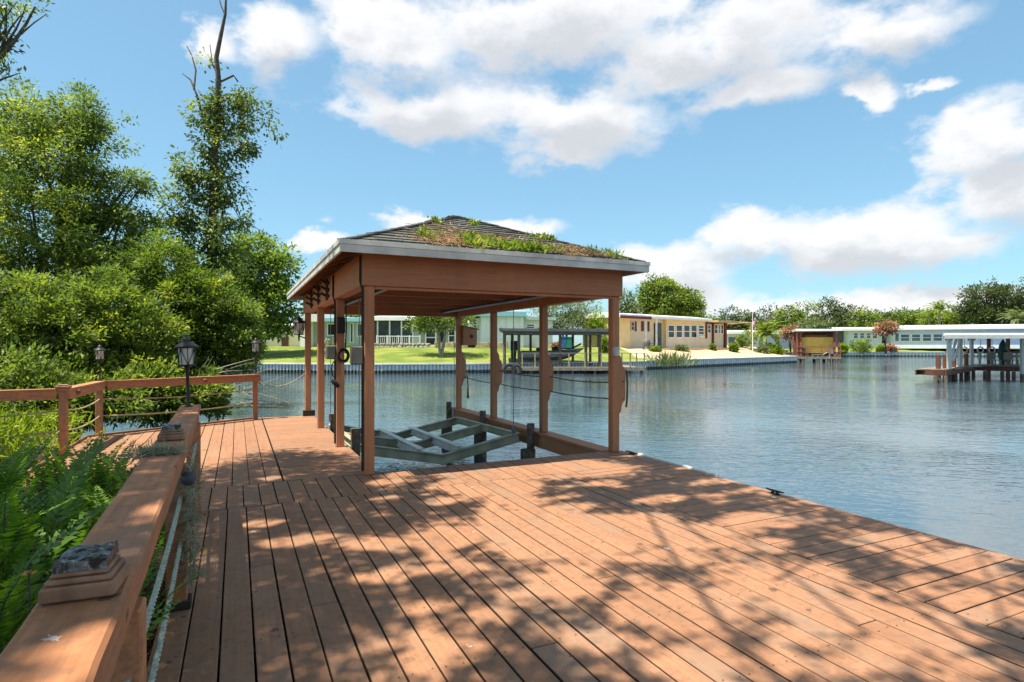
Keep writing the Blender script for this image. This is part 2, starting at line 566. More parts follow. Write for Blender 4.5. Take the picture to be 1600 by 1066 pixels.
STAIN = (0.322, 0.156, 0.088)
M = {
    'deck_y': wood('deck_boards_along', STAIN, 1, grain=0.6, dirt=0.75),
    'deck_x': wood('deck_boards_across', STAIN, 0, grain=0.6, dirt=0.75),
    'rail': wood('rail_stain', (0.43, 0.18, 0.085), 1, spots=True, dirt=0.5),
    'rail_x': wood('rail_stain_across', (0.43, 0.18, 0.085), 0, spots=True, dirt=0.5),
    'post': wood('post_stain', (0.43, 0.190, 0.098), 2, spots=False, dirt=0.6, rnd=0.12, grain=0.6),
    'beam_x': wood('beam_stain_across', (0.43, 0.190, 0.098), 0, spots=False, dirt=0.6, rnd=0.08, grain=0.5),
    'beam_y': wood('beam_stain_along', (0.46, 0.200, 0.095), 1, spots=False, dirt=0.6, rnd=0.08, grain=0.5),
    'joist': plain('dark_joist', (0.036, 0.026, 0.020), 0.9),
    'edge': plain('grimy_shaded_board_edge', (0.060, 0.036, 0.026), 0.95),
    'piling': plain('weathered_piling', (0.13, 0.105, 0.078), 0.85, var=0.45, scale=14, bump=0.5),
    'fascia': plain('white_metal_fascia', (0.60, 0.60, 0.57), 0.5, var=0.22, scale=3),
    'alu': plain('weathered_aluminium', (0.36, 0.34, 0.235), 0.6, metal=0.0, var=0.22, scale=5),
    'alu_light': plain('bright_aluminium', (0.62, 0.62, 0.58), 0.45, metal=0.1, var=0.15, scale=5),
    'steel': plain('steel_cable', (0.20, 0.20, 0.20), 0.4, metal=0.8),
    'black': plain('black_metal', (0.012, 0.014, 0.017), 0.42, var=0.3),
    'rubber': plain('black_rubber', (0.02, 0.02, 0.021), 0.75),
    'greybox': plain('grey_plastic_box', (0.16, 0.15, 0.13), 0.6, var=0.15),
    'lightbox': plain('light_grey_metal_box', (0.50, 0.50, 0.48), 0.5),
    'rope': plain('pale_rope', (0.36, 0.40, 0.33), 0.9, var=0.25, scale=60, bump=0.4),
    'rope_dark': plain('dark_rope', (0.11, 0.09, 0.06), 0.9, var=0.3, scale=60),
    'capwood': plain('weathered_cap', (0.26, 0.14, 0.085), 0.75, var=0.3, scale=18, bump=0.3),
    'ball': plain('slate_ball', (0.05, 0.055, 0.068), 0.5, var=0.15),
    'white': plain('white_paint', (0.82, 0.82, 0.80), 0.55, var=0.06, scale=1.5),
    'whiteroof': plain('white_roof', (0.80, 0.80, 0.79), 0.5, var=0.05, scale=1),
    'offwhite': plain('pale_siding', (0.68, 0.68, 0.65), 0.6, var=0.08, scale=1),
    'paleblue': plain('pale_blue_siding', (0.66, 0.69, 0.77), 0.6, var=0.06, scale=1),
    'bluefascia': plain('sky_blue_fascia', (0.25, 0.52, 0.64), 0.5, var=0.08),
    'mint': plain('mint_siding', (0.42, 0.49, 0.45), 0.65, var=0.1, scale=1),
    'teal': plain('teal_curtain', (0.10, 0.30, 0.31), 0.8, var=0.3, scale=2),
    'greygreen': plain('grey_green_siding', (0.33, 0.38, 0.33), 0.7, var=0.08, scale=1),
    'yellow': plain('butter_yellow_siding', (0.84, 0.63, 0.31), 0.65, var=0.06, scale=1),
    'cream': plain('cream_siding', (0.78, 0.67, 0.48), 0.7, var=0.06, scale=1),
    'maroon': plain('maroon_paint', (0.15, 0.028, 0.03), 0.6),
    'tanroof': plain('tan_patio_roof', (0.50, 0.36, 0.17), 0.7),
    'brick': plain('orange_brick_edge', (0.48, 0.25, 0.12), 0.85, var=0.3, scale=9),
    'gold': plain('ochre_panel', (0.80, 0.50, 0.10), 0.7, var=0.1, scale=2),
    'brown': plain('brown_paint', (0.135, 0.055, 0.035), 0.75, var=0.2),
    'greywood': plain('silvered_wood', (0.20, 0.17, 0.14), 0.85, var=0.3, scale=5, bump=0.3),
    'darkroof': plain('charcoal_metal_roof', (0.10, 0.105, 0.105), 0.55, var=0.25, scale=2),
    'redwood': plain('red_brown_wood', (0.22, 0.075, 0.045), 0.8, var=0.2),
    'sheet': plain('pale_vinyl_sheet_pile', (0.50, 0.55, 0.60), 0.6, var=0.18, scale=2),
    'cap': plain('seawall_cap', (0.70, 0.71, 0.70), 0.7, var=0.12, scale=2),
    'stone': plain('grey_field_stone', (0.27, 0.25, 0.21), 0.9, var=0.35, scale=4, bump=0.5),
    'timber': plain('pale_retaining_timber', (0.36, 0.29, 0.17), 0.85, var=0.25, scale=3),
    'bark': plain('bark', (0.085, 0.070, 0.055), 0.9, var=0.4, scale=9, bump=0.8),
    'palebark': plain('pale_bark', (0.30, 0.27, 0.23), 0.9, var=0.35, scale=9, bump=0.6),
    'twig': plain('grey_dead_twig', (0.33, 0.30, 0.26), 0.9, var=0.25, scale=9),
    'hull': plain('grey_boat_hull', (0.20, 0.22, 0.23), 0.4, var=0.15),
    'navy': plain('flag_blue', (0.03, 0.04, 0.13), 0.8),
    'red': plain('flag_red', (0.38, 0.035, 0.04), 0.8),
    'flagwhite': plain('flag_white', (0.66, 0.65, 0.62), 0.8),
    'green_bin': plain('green_plastic', (0.015, 0.17, 0.12), 0.5),
    'deepgreen': plain('deep_green_hull', (0.012, 0.045, 0.038), 0.5),
    'blue_bin': plain('blue_plastic', (0.02, 0.10, 0.28), 0.5),
    'flower': plain('orange_petal', (0.75, 0.33, 0.02), 0.6),
    'pinkleaf': leaf_mat('pink_blossom', [(0.16, 0.15, 0.06), (0.42, 0.20, 0.16), (0.55, 0.28, 0.24)], 0.25),
    'sand': ground_mat('sand', (0.46, 0.34, 0.225), (0.55, 0.42, 0.29), (0.36, 0.27, 0.18), 0.4, 9.0, 0.2),
    'lawn': ground_mat('mown_grass', (0.115, 0.165, 0.032), (0.225, 0.245, 0.055), (0.09, 0.12, 0.025), 0.45, 14.0, 0.5),
    'soil': ground_mat('leaf_litter', (0.075, 0.05, 0.032), (0.12, 0.08, 0.05), (0.03, 0.022, 0.016), 2.0, 40.0, 0.8),
    'bed': ground_mat('lake_bed', (0.03, 0.03, 0.02), (0.04, 0.04, 0.03), (0.02, 0.02, 0.015), 1.0, 9.0, 0.1),
}
M['leaf_dark'] = leaf_mat('dark_evergreen_leaf', [(0.058, 0.1, 0.027), (0.117, 0.19, 0.039), (0.215, 0.296, 0.055), (0.429, 0.45, 0.078)], 0.45)
M['leaf_mid'] = leaf_mat('mid_green_leaf', [(0.054, 0.089, 0.025), (0.109, 0.178, 0.034), (0.202, 0.283, 0.047), (0.389, 0.402, 0.07)], 0.45)
M['leaf_bright'] = leaf_mat('bright_green_leaf', [(0.057, 0.103, 0.018), (0.115, 0.19, 0.028), (0.196, 0.287, 0.04), (0.345, 0.38, 0.063)], 0.42)
M['leaf_far'] = leaf_mat('distant_dark_leaf', [(0.035, 0.055, 0.022), (0.06, 0.09, 0.03), (0.095, 0.13, 0.04), (0.15, 0.18, 0.055)], 0.30)
M['leaf_yellow'] = leaf_mat('yellow_green_leaf', [(0.12, 0.20, 0.015), (0.22, 0.32, 0.02), (0.32, 0.40, 0.03)], 0.40)
M['leaf_vine'] = leaf_mat('vine_leaf', [(0.053, 0.088, 0.032), (0.105, 0.157, 0.049), (0.194, 0.264, 0.065), (0.386, 0.421, 0.082)], 0.42)
M['leaf_grey'] = leaf_mat('grey_green_leaf', [(0.09, 0.13, 0.05), (0.15, 0.19, 0.08), (0.22, 0.26, 0.12)], 0.30)
M['fern'] = leaf_mat('fern_frond', [(0.043, 0.106, 0.013), (0.078, 0.175, 0.018), (0.132, 0.25, 0.024), (0.217, 0.325, 0.033)], 0.45)
M['moss'] = leaf_mat('spanish_moss', [(0.20, 0.21, 0.16), (0.30, 0.31, 0.24), (0.38, 0.39, 0.31)], 0.2, 0.9)
M['straw'] = leaf_mat('pine_straw', [(0.16, 0.09, 0.05), (0.30, 0.19, 0.11), (0.46, 0.34, 0.22)], 0.1, 0.9)
M['needle_litter'] = leaf_mat('dark_litter', [(0.05, 0.03, 0.02), (0.13, 0.08, 0.05), (0.24, 0.16, 0.10)], 0.1, 0.9)


def glass_mat(name, tint, rough=0.06):
    m, nt, bs = new_mat(name)
    no = N(nt, 'ShaderNodeTexNoise')
    no.inputs['Scale'].default_value = 0.9
    tcn = N(nt, 'ShaderNodeTexCoord')
    nt.links.new(tcn.outputs['Object'], no.inputs['Vector'])
    nt.links.new(mixrgb(nt, smooth(nt, no.outputs[0], 0.35, 0.65), tuple(c * 0.5 for c in tint), tint), bs.inputs['Base Color'])
    bs.inputs['Roughness'].default_value = rough
    bs.inputs['Specular IOR Level'].default_value = 0.6
    return m


M['glass'] = glass_mat('window_glass', (0.035, 0.045, 0.05))
M['glass_blue'] = glass_mat('blue_window_glass', (0.10, 0.15, 0.19))
M['screen'] = glass_mat('porch_screen', (0.03, 0.055, 0.055), 0.5)
M['frosted'] = plain('milky_lamp_glass', (0.62, 0.60, 0.54), 0.25, var=0.12, scale=14)

# asphalt shingles
m, nt, bs = new_mat('asphalt_shingle')
info = N(nt, 'ShaderNodeObjectInfo')
geo = N(nt, 'ShaderNodeNewGeometry')
gn = N(nt, 'ShaderNodeTexNoise')
gn.inputs['Scale'].default_value = 90
gb = N(nt, 'ShaderNodeTexNoise')
gb.inputs['Scale'].default_value = 3
for n_ in (gn, gb):
    nt.links.new(geo.outputs['Position'], n_.inputs['Vector'])
c = mixrgb(nt, info.outputs['Random'], (0.045, 0.05, 0.058), (0.115, 0.118, 0.122))
c = mixrgb(nt, smooth(nt, gn.outputs[0], 0.4, 0.7), c, (0.16, 0.16, 0.155))
c = mixrgb(nt, math_node(nt, 'MULTIPLY', smooth(nt, gb.outputs[0], 0.5, 0.7), 0.6), c, (0.13, 0.115, 0.085))
nt.links.new(c, bs.inputs['Base Color'])
bs.inputs['Roughness'].default_value = 0.9
bs.inputs['Specular IOR Level'].default_value = 0.15
M['shingle'] = m

# sheet piling with an algae band at the waterline
m, nt, bs = new_mat('pale_sheet_pile')
geo = N(nt, 'ShaderNodeNewGeometry')
sx = N(nt, 'ShaderNodeSeparateXYZ')
nt.links.new(geo.outputs['Position'], sx.inputs[0])
no = N(nt, 'ShaderNodeTexNoise')
no.inputs['Scale'].default_value = 2.5
no.inputs['Detail'].default_value = 6
nt.links.new(geo.outputs['Position'], no.inputs['Vector'])
c = mixrgb(nt, smooth(nt, no.outputs[0], 0.3, 0.7), (0.54, 0.57, 0.60), (0.70, 0.73, 0.75))
zz = math_node(nt, 'ADD', sx.outputs[2], math_node(nt, 'MULTIPLY', no.outputs[0], 0.16))
c = mixrgb(nt, smooth(nt, zz, -0.36, -0.46), c, (0.085, 0.085, 0.065))
nt.links.new(c, bs.inputs['Base Color'])
bs.inputs['Roughness'].default_value = 0.6
M['sheet'] = m

# marbled dark cap glass
m, nt, bs = new_mat('marbled_dark_glass')
tcn = N(nt, 'ShaderNodeTexCoord')
no = N(nt, 'ShaderNodeTexNoise')
no.inputs['Scale'].default_value = 28
no.inputs['Detail'].default_value = 8
no.inputs['Roughness'].default_value = 0.7
no.inputs['Distortion'].default_value = 1.4
nt.links.new(tcn.outputs['Object'], no.inputs['Vector'])
c = mixrgb(nt, smooth(nt, no.outputs[0], 0.45, 0.66), (0.010, 0.012, 0.015), (0.26, 0.29, 0.30))
nt.links.new(c, bs.inputs['Base Color'])
bs.inputs['Roughness'].default_value = 0.25
M['marble'] = m

# water
m, nt, bs = new_mat('lake_water')
geo = N(nt, 'ShaderNodeNewGeometry')
bs.inputs['Base Color'].default_value = (0.045, 0.078, 0.105, 1)
bs.inputs['Roughness'].default_value = 0.03
bs.inputs['IOR'].default_value = 2.4
bs.inputs['Specular IOR Level'].default_value = 0.5
vr = N(nt, 'ShaderNodeVectorRotate')
vr.rotation_type = 'Z_AXIS'
vr.inputs['Angle'].default_value = YAW + 0.15
nt.links.new(geo.outputs['Position'], vr.inputs['Vector'])
hts = []
for (sx, sy, amp, dist) in ((0.16, 0.5, 0.9, 0.8), (0.6, 1.5, 0.9, 1.0), (1.7, 4.2, 0.95, 1.0), (4.5, 10.0, 0.48, 0.6)):
    mp = N(nt, 'ShaderNodeVectorMath', operation='MULTIPLY')
    nt.links.new(vr.outputs[0], mp.inputs[0])
    mp.inputs[1].default_value = (sx, sy, 1.0)
    no = N(nt, 'ShaderNodeTexNoise')
    no.inputs['Scale'].default_value = 1.0
    no.inputs['Detail'].default_value = 2.0
    no.inputs['Distortion'].default_value = dist
    nt.links.new(mp.outputs[0], no.inputs['Vector'])
    hts.append(math_node(nt, 'MULTIPLY', no.outputs[0], amp))
calm = N(nt, 'ShaderNodeTexNoise')
calm.inputs['Scale'].default_value = 0.10
calm.inputs['Detail'].default_value = 3
nt.links.new(geo.outputs['Position'], calm.inputs['Vector'])
hsum = math_node(nt, 'ADD', math_node(nt, 'ADD', hts[0], hts[1]), math_node(nt, 'ADD', hts[2], hts[3]))
hsum = math_node(nt, 'MULTIPLY', hsum, smooth(nt, calm.outputs[0], 0.36, 0.64, 0.35, 1.4))
bp = N(nt, 'ShaderNodeBump')
bp.inputs['Strength'].default_value = 1.0
bp.inputs['Distance'].default_value = 0.0165
nt.links.new(hsum, bp.inputs['Height'])
nt.links.new(bp.outputs[0], bs.inputs['Normal'])
M['water'] = m


# ------------------------------------------------------------------ foliage
def leaf_mesh(name, P, D, Nrm, L, W, rnd, mat, parent=None, kind=None):
    """one mesh of small pointed leaves: position, direction, facing, length, width per leaf"""
    n = len(P)
    S = np.cross(D, Nrm)
    S /= np.maximum(np.linalg.norm(S, axis=1, keepdims=True), 1e-6)
    Lc, Wc = L[:, None], W[:, None]
    up_ = np.cross(S, D)
    v = np.empty((n, 4, 3), np.float32)
    v[:, 0] = P
    v[:, 1] = P + D * Lc * 0.45 + S * Wc * 0.5 + up_ * Lc * 0.06
    v[:, 2] = P + D * Lc
    v[:, 3] = P + D * Lc * 0.45 - S * Wc * 0.5 + up_ * Lc * 0.06
    me = bpy.data.meshes.new(name)
    me.vertices.add(n * 4)
    me.vertices.foreach_set('co', v.ravel())
    me.loops.add(n * 4)
    me.loops.foreach_set('vertex_index', np.arange(n * 4, dtype=np.int32))
    me.polygons.add(n)
    me.polygons.foreach_set('loop_start', np.arange(n, dtype=np.int32) * 4)
    me.polygons.foreach_set('loop_total', np.full(n, 4, np.int32))
    at = me.attributes.new('rnd', 'FLOAT', 'FACE')
    at.data.foreach_set('value', np.clip(rnd, 0, 1).astype(np.float32))
    me.update(calc_edges=True)
    me.materials.append(mat)
    o = bpy.data.objects.new(name, me)
    COL.objects.link(o)
    if parent is not None:
        o.parent = parent
    if kind:
        o['kind'] = kind
    return o


def unit(a):
    return a / np.maximum(np.linalg.norm(a, axis=-1, keepdims=True), 1e-6)


def crown_points(lobes, n_cl, per, spread, rng, shell=0.5, droop=0.0, gap_min=-1.0):
    """leaf bases in clumps through ellipsoid lobes; returns P, outward direction and a tint per clump"""
    lob = np.array(lobes, float)
    wts = lob[:, 3] * lob[:, 4] + lob[:, 4] * lob[:, 5] + lob[:, 3] * lob[:, 5]
    idx = rng.choice(len(lob), n_cl, p=wts / wts.sum())
    d = unit(rng.normal(size=(n_cl, 3)))
    rad = shell + (1.06 - shell) * rng.random(n_cl) ** 0.7
    ph = rng.uniform(0, 6.28, (len(lob), 4))[idx]
    bump = 1 + 0.13 * np.sin(d[:, 0] * 5.1 + ph[:, 0]) + 0.13 * np.sin(d[:, 1] * 6.3 + ph[:, 1]) + 0.13 * np.sin(d[:, 2] * 7.2 + ph[:, 2]) + 0.10 * np.sin((d[:, 0] - d[:, 2]) * 11 + ph[:, 3])
    C = lob[idx, :3] + d * lob[idx, 3:6] * (rad * bump)[:, None]
    sz = float(np.median(lob[:, 3:6]))
    q = C / sz * 3.4
    gap = np.sin(q[:, 0] * 1.3 + ph[0, 0]) + np.sin(q[:, 1] * 1.2 + ph[0, 1]) + np.sin(q[:, 2] * 1.5 + ph[0, 2]) + 0.6 * np.sin((q[:, 0] + q[:, 1]) * 2.3) * np.sin(q[:, 2] * 2.6)
    kp = gap > gap_min
    C, d = C[kp], d[kp]
    n_cl = len(C)
    tint = np.clip(0.40 + 0.26 * rng.normal(size=n_cl), 0, 1)
    P = np.repeat(C, per, 0)
    o = rng.normal(size=P.shape) * spread * np.array([1, 1, 0.6])
    P = P + o
    P[:, 2] -= droop * rng.random(len(P)) ** 2
    out = unit(np.repeat(d, per, 0) * 0.7 + unit(o) * 0.8 + rng.normal(size=P.shape) * 0.5)
    t = np.repeat(tint, per) + 0.13 * rng.normal(size=len(P))
    return P, out, t


def crown(name, lobes, n_cl, per, spread, L, W, mat, parent, seed=1, shell=0.5, droop=0.0, keep=None, hang=0.25, gap_min=-1.0):
    rng = np.random.default_rng(seed)
    P, out, t = crown_points(lobes, n_cl, per, spread, rng, shell, droop, gap_min)
    if keep is not None:
        k = keep(P)
        P, out, t = P[k], out[k], t[k]
    out[:, 2] -= hang
    D = unit(out)
    Nn = unit(rng.normal(size=P.shape) * 0.6 + np.array([0, 0, 1.0]))
    n = len(P)
    return leaf_mesh(name, P, D, Nn, L * rng.uniform(0.5, 1.6, n), W * rng.uniform(0.55, 1.5, n), t, mat, parent)


def limb(mb, a, b, r0, r1, bend=0.15, n=6, sides=7, seed=0):
    rs = random.Random(seed)
    a, b = Vector(a), Vector(b)
    ln = (b - a).length
    pts, rr = [], []
    o1 = Vector((rs.uniform(-1, 1), rs.uniform(-1, 1), rs.uniform(-0.3, 0.6))) * ln * bend
    for i in range(n):
        t = i / (n - 1)
        p = a.lerp(b, t) + o1 * math.sin(math.pi * t)
        p += Vector((rs.uniform(-1, 1), rs.uniform(-1, 1), 0)) * r0 * 0.35 * (0 < i < n - 1)
        pts.append(p)
        rr.append(r0 + (r1 - r0) * t)
    mb.tube(pts, rr, sides)


def tree(name, label, base, lobes, trunk_r, leafmat, n_cl, per, spread, L, W, barkmat='bark', seed=1, group=None,
         shell=0.5, droop=0.0, cat='tree', stems=1, trunk_to=0.45, hang=0.25, gap_min=-1.0):
    """base and lobes in world coordinates"""
    base = Vector(base)
    root = thing(name, label, cat, base, 0, group)
    lob = [(x - base.x, y - base.y, z - base.z, a, b, c) for (x, y, z, a, b, c) in lobes]
    mb = MB()
    rs = random.Random(seed)
    cx = sum(l[0] for l in lob) / len(lob)
    cy = sum(l[1] for l in lob) / len(lob)
    cz = sum(l[2] for l in lob) / len(lob)
    for s in range(stems):
        fork = Vector((cx * 0.4 + (rs.uniform(-1, 1) * trunk_r * 4 if stems > 1 else 0), cy * 0.4, cz * trunk_to))
        st = Vector((rs.uniform(-1, 1) * trunk_r * 1.5 * (stems > 1), rs.uniform(-1, 1) * trunk_r * (stems > 1), -0.15))
        limb(mb, st, fork, trunk_r, trunk_r * 0.7, 0.05, 6, 9, seed + s)
        for i, l in enumerate(lob):
            if stems > 1 and i % stems != s:
                continue
            limb(mb, fork, (l[0], l[1], l[2] + l[5] * 0.3), trunk_r * 0.55, trunk_r * 0.12, 0.12, 6, 6, seed * 31 + i)
            for k in range(3):
                e = Vector((l[0] + rs.uniform(-.8, .8) * l[3], l[1] + rs.uniform(-.8, .8) * l[4], l[2] + rs.uniform(-.2, .8) * l[5]))
                m0 = fork.lerp(Vector(l[:3]), 0.6)
                limb(mb, m0, e, trunk_r * 0.25, trunk_r * 0.06, 0.1, 5, 5, seed * 77 + i * 5 + k)
    mb.build('trunk', M[barkmat], root, True)
    crown('crown', lob, n_cl, per, spread, L, W, M[leafmat], root, seed, shell, droop, hang=hang, gap_min=gap_min)
    return root


def plobe(px, py, rx, ry, Z, depth=None):
    """ellipsoid lobe seen at (px, py) with radii in picture units, standing Z metres ahead"""
    p = pt(px, py, Z)
    a = rx * Z / F_PX
    c = ry * Z / F_PX
    return (p.x, p.y, p.z, a, depth if depth else a, c)


def bush(name, label, px, py_base, Z, w_px, h_px, leafmat, seed, group=None, n_cl=120, per=14, L=0.22, W=0.10, gz=None, cat='bush', hang=0.0):
    p = pt(px, py_base, Z)
    if gz is not None:
        p.z = gz
    a, h = w_px / 2 * Z / F_PX, h_px * Z / F_PX
    root = thing(name, label, cat, p, 0, group)
    rs = random.Random(seed)
    mb = MB()
    for k in range(5):
        mb.tube([(0, 0, -0.1), (rs.uniform(-.3, .3) * a, rs.uniform(-.3, .3) * a, h * 0.4),
                 (rs.uniform(-.6, .6) * a, rs.uniform(-.6, .6) * a, h * 0.75)], [0.03, 0.02, 0.01], 5)
    mb.build('stems', M['bark'], root)
    lob = [(0, 0, h * 0.5, a * 0.8, a * 0.8, h * 0.5)]
    for k in range(4):
        t = rs.uniform(0, 6.28)
        lob.append((a * 0.5 * math.cos(t), a * 0.5 * math.sin(t), h * rs.uniform(0.35, 0.6), a * 0.5, a * 0.5, h * 0.4))
    crown('foliage', lob, n_cl, per, a * 0.12, L, W, M[leafmat], root, seed, 0.55, hang=hang)
    return root


# ------------------------------------------------------------------ water and land
WATER_Z = -0.75
mb = MB()
c4 = [cw(-900, -80, WATER_Z), cw(900, -80, WATER_Z), cw(900, 400, WATER_Z), cw(-900, 400, WATER_Z)]
mb.quad(*c4)
tag(mb.build('water', M['water']), 'rippled blue green canal water between the deck and the far seawalls', kind='structure')

SHORE = [(-1500, 60), (-60, 52), (-20, 46.9), (-10, 45.4), (-2.6, 46.6), (6, 49.5), (12, 53), (37, 76), (38.5, 96), (50, 117),
         (72, 121), (95, 121), (200, 116), (1500, 116)]


def shore_z(X):
    for (a, b), (c_, d) in zip(SHORE, SHORE[1:]):
        if a <= X <= c_:
            return b + (d - b) * (X - a) / (c_ - a)
    return 116.0


PROF = [(0, 0.03), (1.2, 0.10), (4, 0.42), (8, 0.92), (12, 1.22), (16, 1.34), (30, 1.40), (80, 1.5), (300, 2.0), (900, 3.0), (3000, 4.0)]


def prof_z(d):
    for (a, b), (c_, e) in zip(PROF, PROF[1:]):
        if a <= d <= c_:
            return b + (e - b) * (d - a) / (c_ - a)
    return PROF[-1][1]


def land(X, Z):
    return prof_z(max(0.0, Z - shore_z(X)))


xs = sorted(set([s[0] for s in SHORE] + [-400, -150] + list(np.arange(-60, 130, 2.0)) + [150, 250, 500, 900]))
offs = [0, 0.6, 1.2, 2.5, 4, 6, 8, 10, 12, 14, 16, 20, 30, 80, 300, 900, 3000]
lawn_mb, sand_mb = MB(), MB()
for i in range(len(xs) - 1):
    for j in range(len(offs) - 1):
        q = []
        for (x, d) in ((xs[i], offs[j]), (xs[i + 1], offs[j]), (xs[i + 1], offs[j + 1]), (xs[i], offs[j + 1])):
            jig = 0.05 * math.sin(x * 1.7 + d * 2.1) if 1 < d < 20 else 0
            q.append(cw(x, shore_z(x) + d, prof_z(d) + jig))
        mx, md = (xs[i] + xs[i + 1]) / 2, (offs[j] + offs[j + 1]) / 2
        sandy = 11.5 < mx < 37.2 and md < 26 and not (mx < 15 and md < 2.0)
        (sand_mb if sandy else lawn_mb).quad(*q)
tag(lawn_mb.build('lawn', M['lawn'], smooth_=True), 'mown green lawn sloping down to the far seawall', kind='structure')
tag(sand_mb.build('sandy_yard', M['sand'], smooth_=True), 'bare pale sand yard in front of the yellow house', kind='structure')

mb = MB()
bank = [(-90, -60), (9, -60), (9, -3.3), (-0.37, -3.3), (-0.37, 6.2), (-2.2, 7), (-2.4, 11), (-2.6, 13.0), (-4.2, 16.0), (-7, 20), (-12, 26), (-25, 34), (-90, 44)]
mb.prism(bank, 2, -1.6, -0.09)
tag(mb.build('near_bank', M['soil']), 'dark leaf litter ground of the near bank beside the deck', kind='structure')


# ------------------------------------------------------------------ deck
deck = thing('deck', 'red brown stained wooden deck of long boards around the boat slip', None, (0, 0, 0), kind='structure')
PT = 0.036


def plank(poly, axis, zj=None):
    """poly: four (x, y) corners; chamfered top edge"""
    zt = random.uniform(-0.0015, 0.0015) if zj is None else zj
    cx_ = sum(p[0] for p in poly) / 4
    cy_ = sum(p[1] for p in poly) / 4
    b = 0.003
    vs = []
    ins = []
    for (x, y) in poly:
        ins.append((x - math.copysign(b, x - cx_), y - math.copysign(b, y - cy_)))
    for (x, y) in poly:
        vs.append((x - cx_, y - cy_, zt - PT))
    for (x, y) in poly:
        vs.append((x - cx_, y - cy_, zt - b))
    for (x, y) in ins:
        vs.append((x - cx_, y - cy_, zt))
    fs = [(3, 2, 1, 0), (8, 9, 10, 11)]
    for k in range(2):
        for i in range(4):
            j = (i + 1) % 4
            fs.append((k * 4 + i, k * 4 + j, k * 4 + 4 + j, k * 4 + 4 + i))
    mb = MB()
    mb.add(vs, fs)
    o = mb.build('plank', M['deck_y' if axis == 1 else 'deck_x'], deck)
    o.data.materials.append(M['edge'])  # grimy sides, with the shade of the gaps put into their dark colour
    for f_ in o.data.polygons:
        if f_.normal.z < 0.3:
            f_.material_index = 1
    o.location = (cx_, cy_, 0)
    return o


def run_planks(x0, x1, y0, y1, n, gap=0.0085, joints=None, wob=0.0015):
    pitch = (x1 - x0) / n
    for i in range(n):
        g = gap * random.uniform(0.6, 1.5)
        a, b = x0 + i * pitch + g / 2, x0 + (i + 1) * pitch - g / 2
        ya, yb = (y0(a) if callable(y0) else y0), (y1(a) if callable(y1) else y1)
        yb2 = y1(b) if callable(y1) else y1
        cuts = [ya] + (joints(i) if joints else []) + [yb]
        for k in range(len(cuts) - 1):
            s = random.uniform(-wob, wob)
            e1 = cuts[k + 1] - (0.003 if k < len(cuts) - 2 else 0)
            e2 = (yb2 if k == len(cuts) - 2 else cuts[k + 1] - 0.003)
            plank([(a + s, cuts[k] + 0.002), (b + s, cuts[k] + 0.002), (b - s, e2), (a - s, e1)], 1)


def run_cross(x0, x1, y0, y1, n, gap=0.0085):
    pitch = (y1 - y0) / n
    for i in range(n):
        g = gap * random.uniform(0.6, 1.5)
        a, b = y0 + i * pitch + g / 2, y0 + (i + 1) * pitch - g / 2
        plank([(x0, a), (x1, a), (x1, b), (x0, b)], 0)


D_L, D_SEAM, D_R = -0.36, 3.40, 4.64
V_J, V_F = 5.575, 6.47
J1 = {3: 4.05, 5: 3.3, 8: 4.7, 11: 2.4, 13: 3.85, 16: 2.95, 18: 4.3, 20: 3.3, 23: 3.75, 1: 2.2, 7: 1.6, 14: 1.5, 22: 1.9, 10: 4.75, 17: 1.2}
run_planks(D_L, D_SEAM - 0.006, -3.2, V_J, 26, joints=lambda i: ([0.2] if i % 3 == 0 else [-0.6]) + ([J1[i]] if i in J1 else []))
run_planks(D_L, D_R, V_J + 0.008, V_F, 36)
run_cross(D_SEAM + 0.006, D_R, -3.2, V_J, 60)


def far_end(u):
    if u < 0.33:
        return 10.85 + (u + 2.05) / 2.38 * 1.42
    return 12.42


run_planks(-2.06, D_L, 5.9, far_end, 12)
run_planks(D_L, 0.435, V_F + 0.008, far_end, 5)
run_cross(0.45, 1.375, V_F + 0.008, 12.42, 40)
# screw heads over the joists
sm = MB()
for i in range(26):
    uc = D_L + (i + 0.5) * (D_SEAM - 0.006 - D_L) / 26
    for v in np.arange(-0.6, 5.5, 0.6):
        for s_ in (-0.042, 0.042):
            x, y = uc + s_ + random.uniform(-.006, .006), v + 0.022 + random.uniform(-.008, .008)
            sm.add([(x + 0.0045 * math.cos(a_), y + 0.0045 * math.sin(a_), 0.0022) for a_ in np.linspace(0, 5.24, 6)], [(0, 1, 2, 3, 4, 5)])
for v in np.arange(-0.5, 5.5, (V_J + 3.2) / 60):
    for u in (3.46, 3.84, 4.22, 4.58):
        for s_ in (-0.04, 0.04):
            x, y = u + random.uniform(-.006, .006), v + s_
            sm.add([(x + 0.0045 * math.cos(a_), y + 0.0045 * math.sin(a_), 0.0022) for a_ in np.linspace(0, 5.24, 6)], [(0, 1, 2, 3, 4, 5)])
sm.build('screws', M['edge'], deck, kind='stuff')
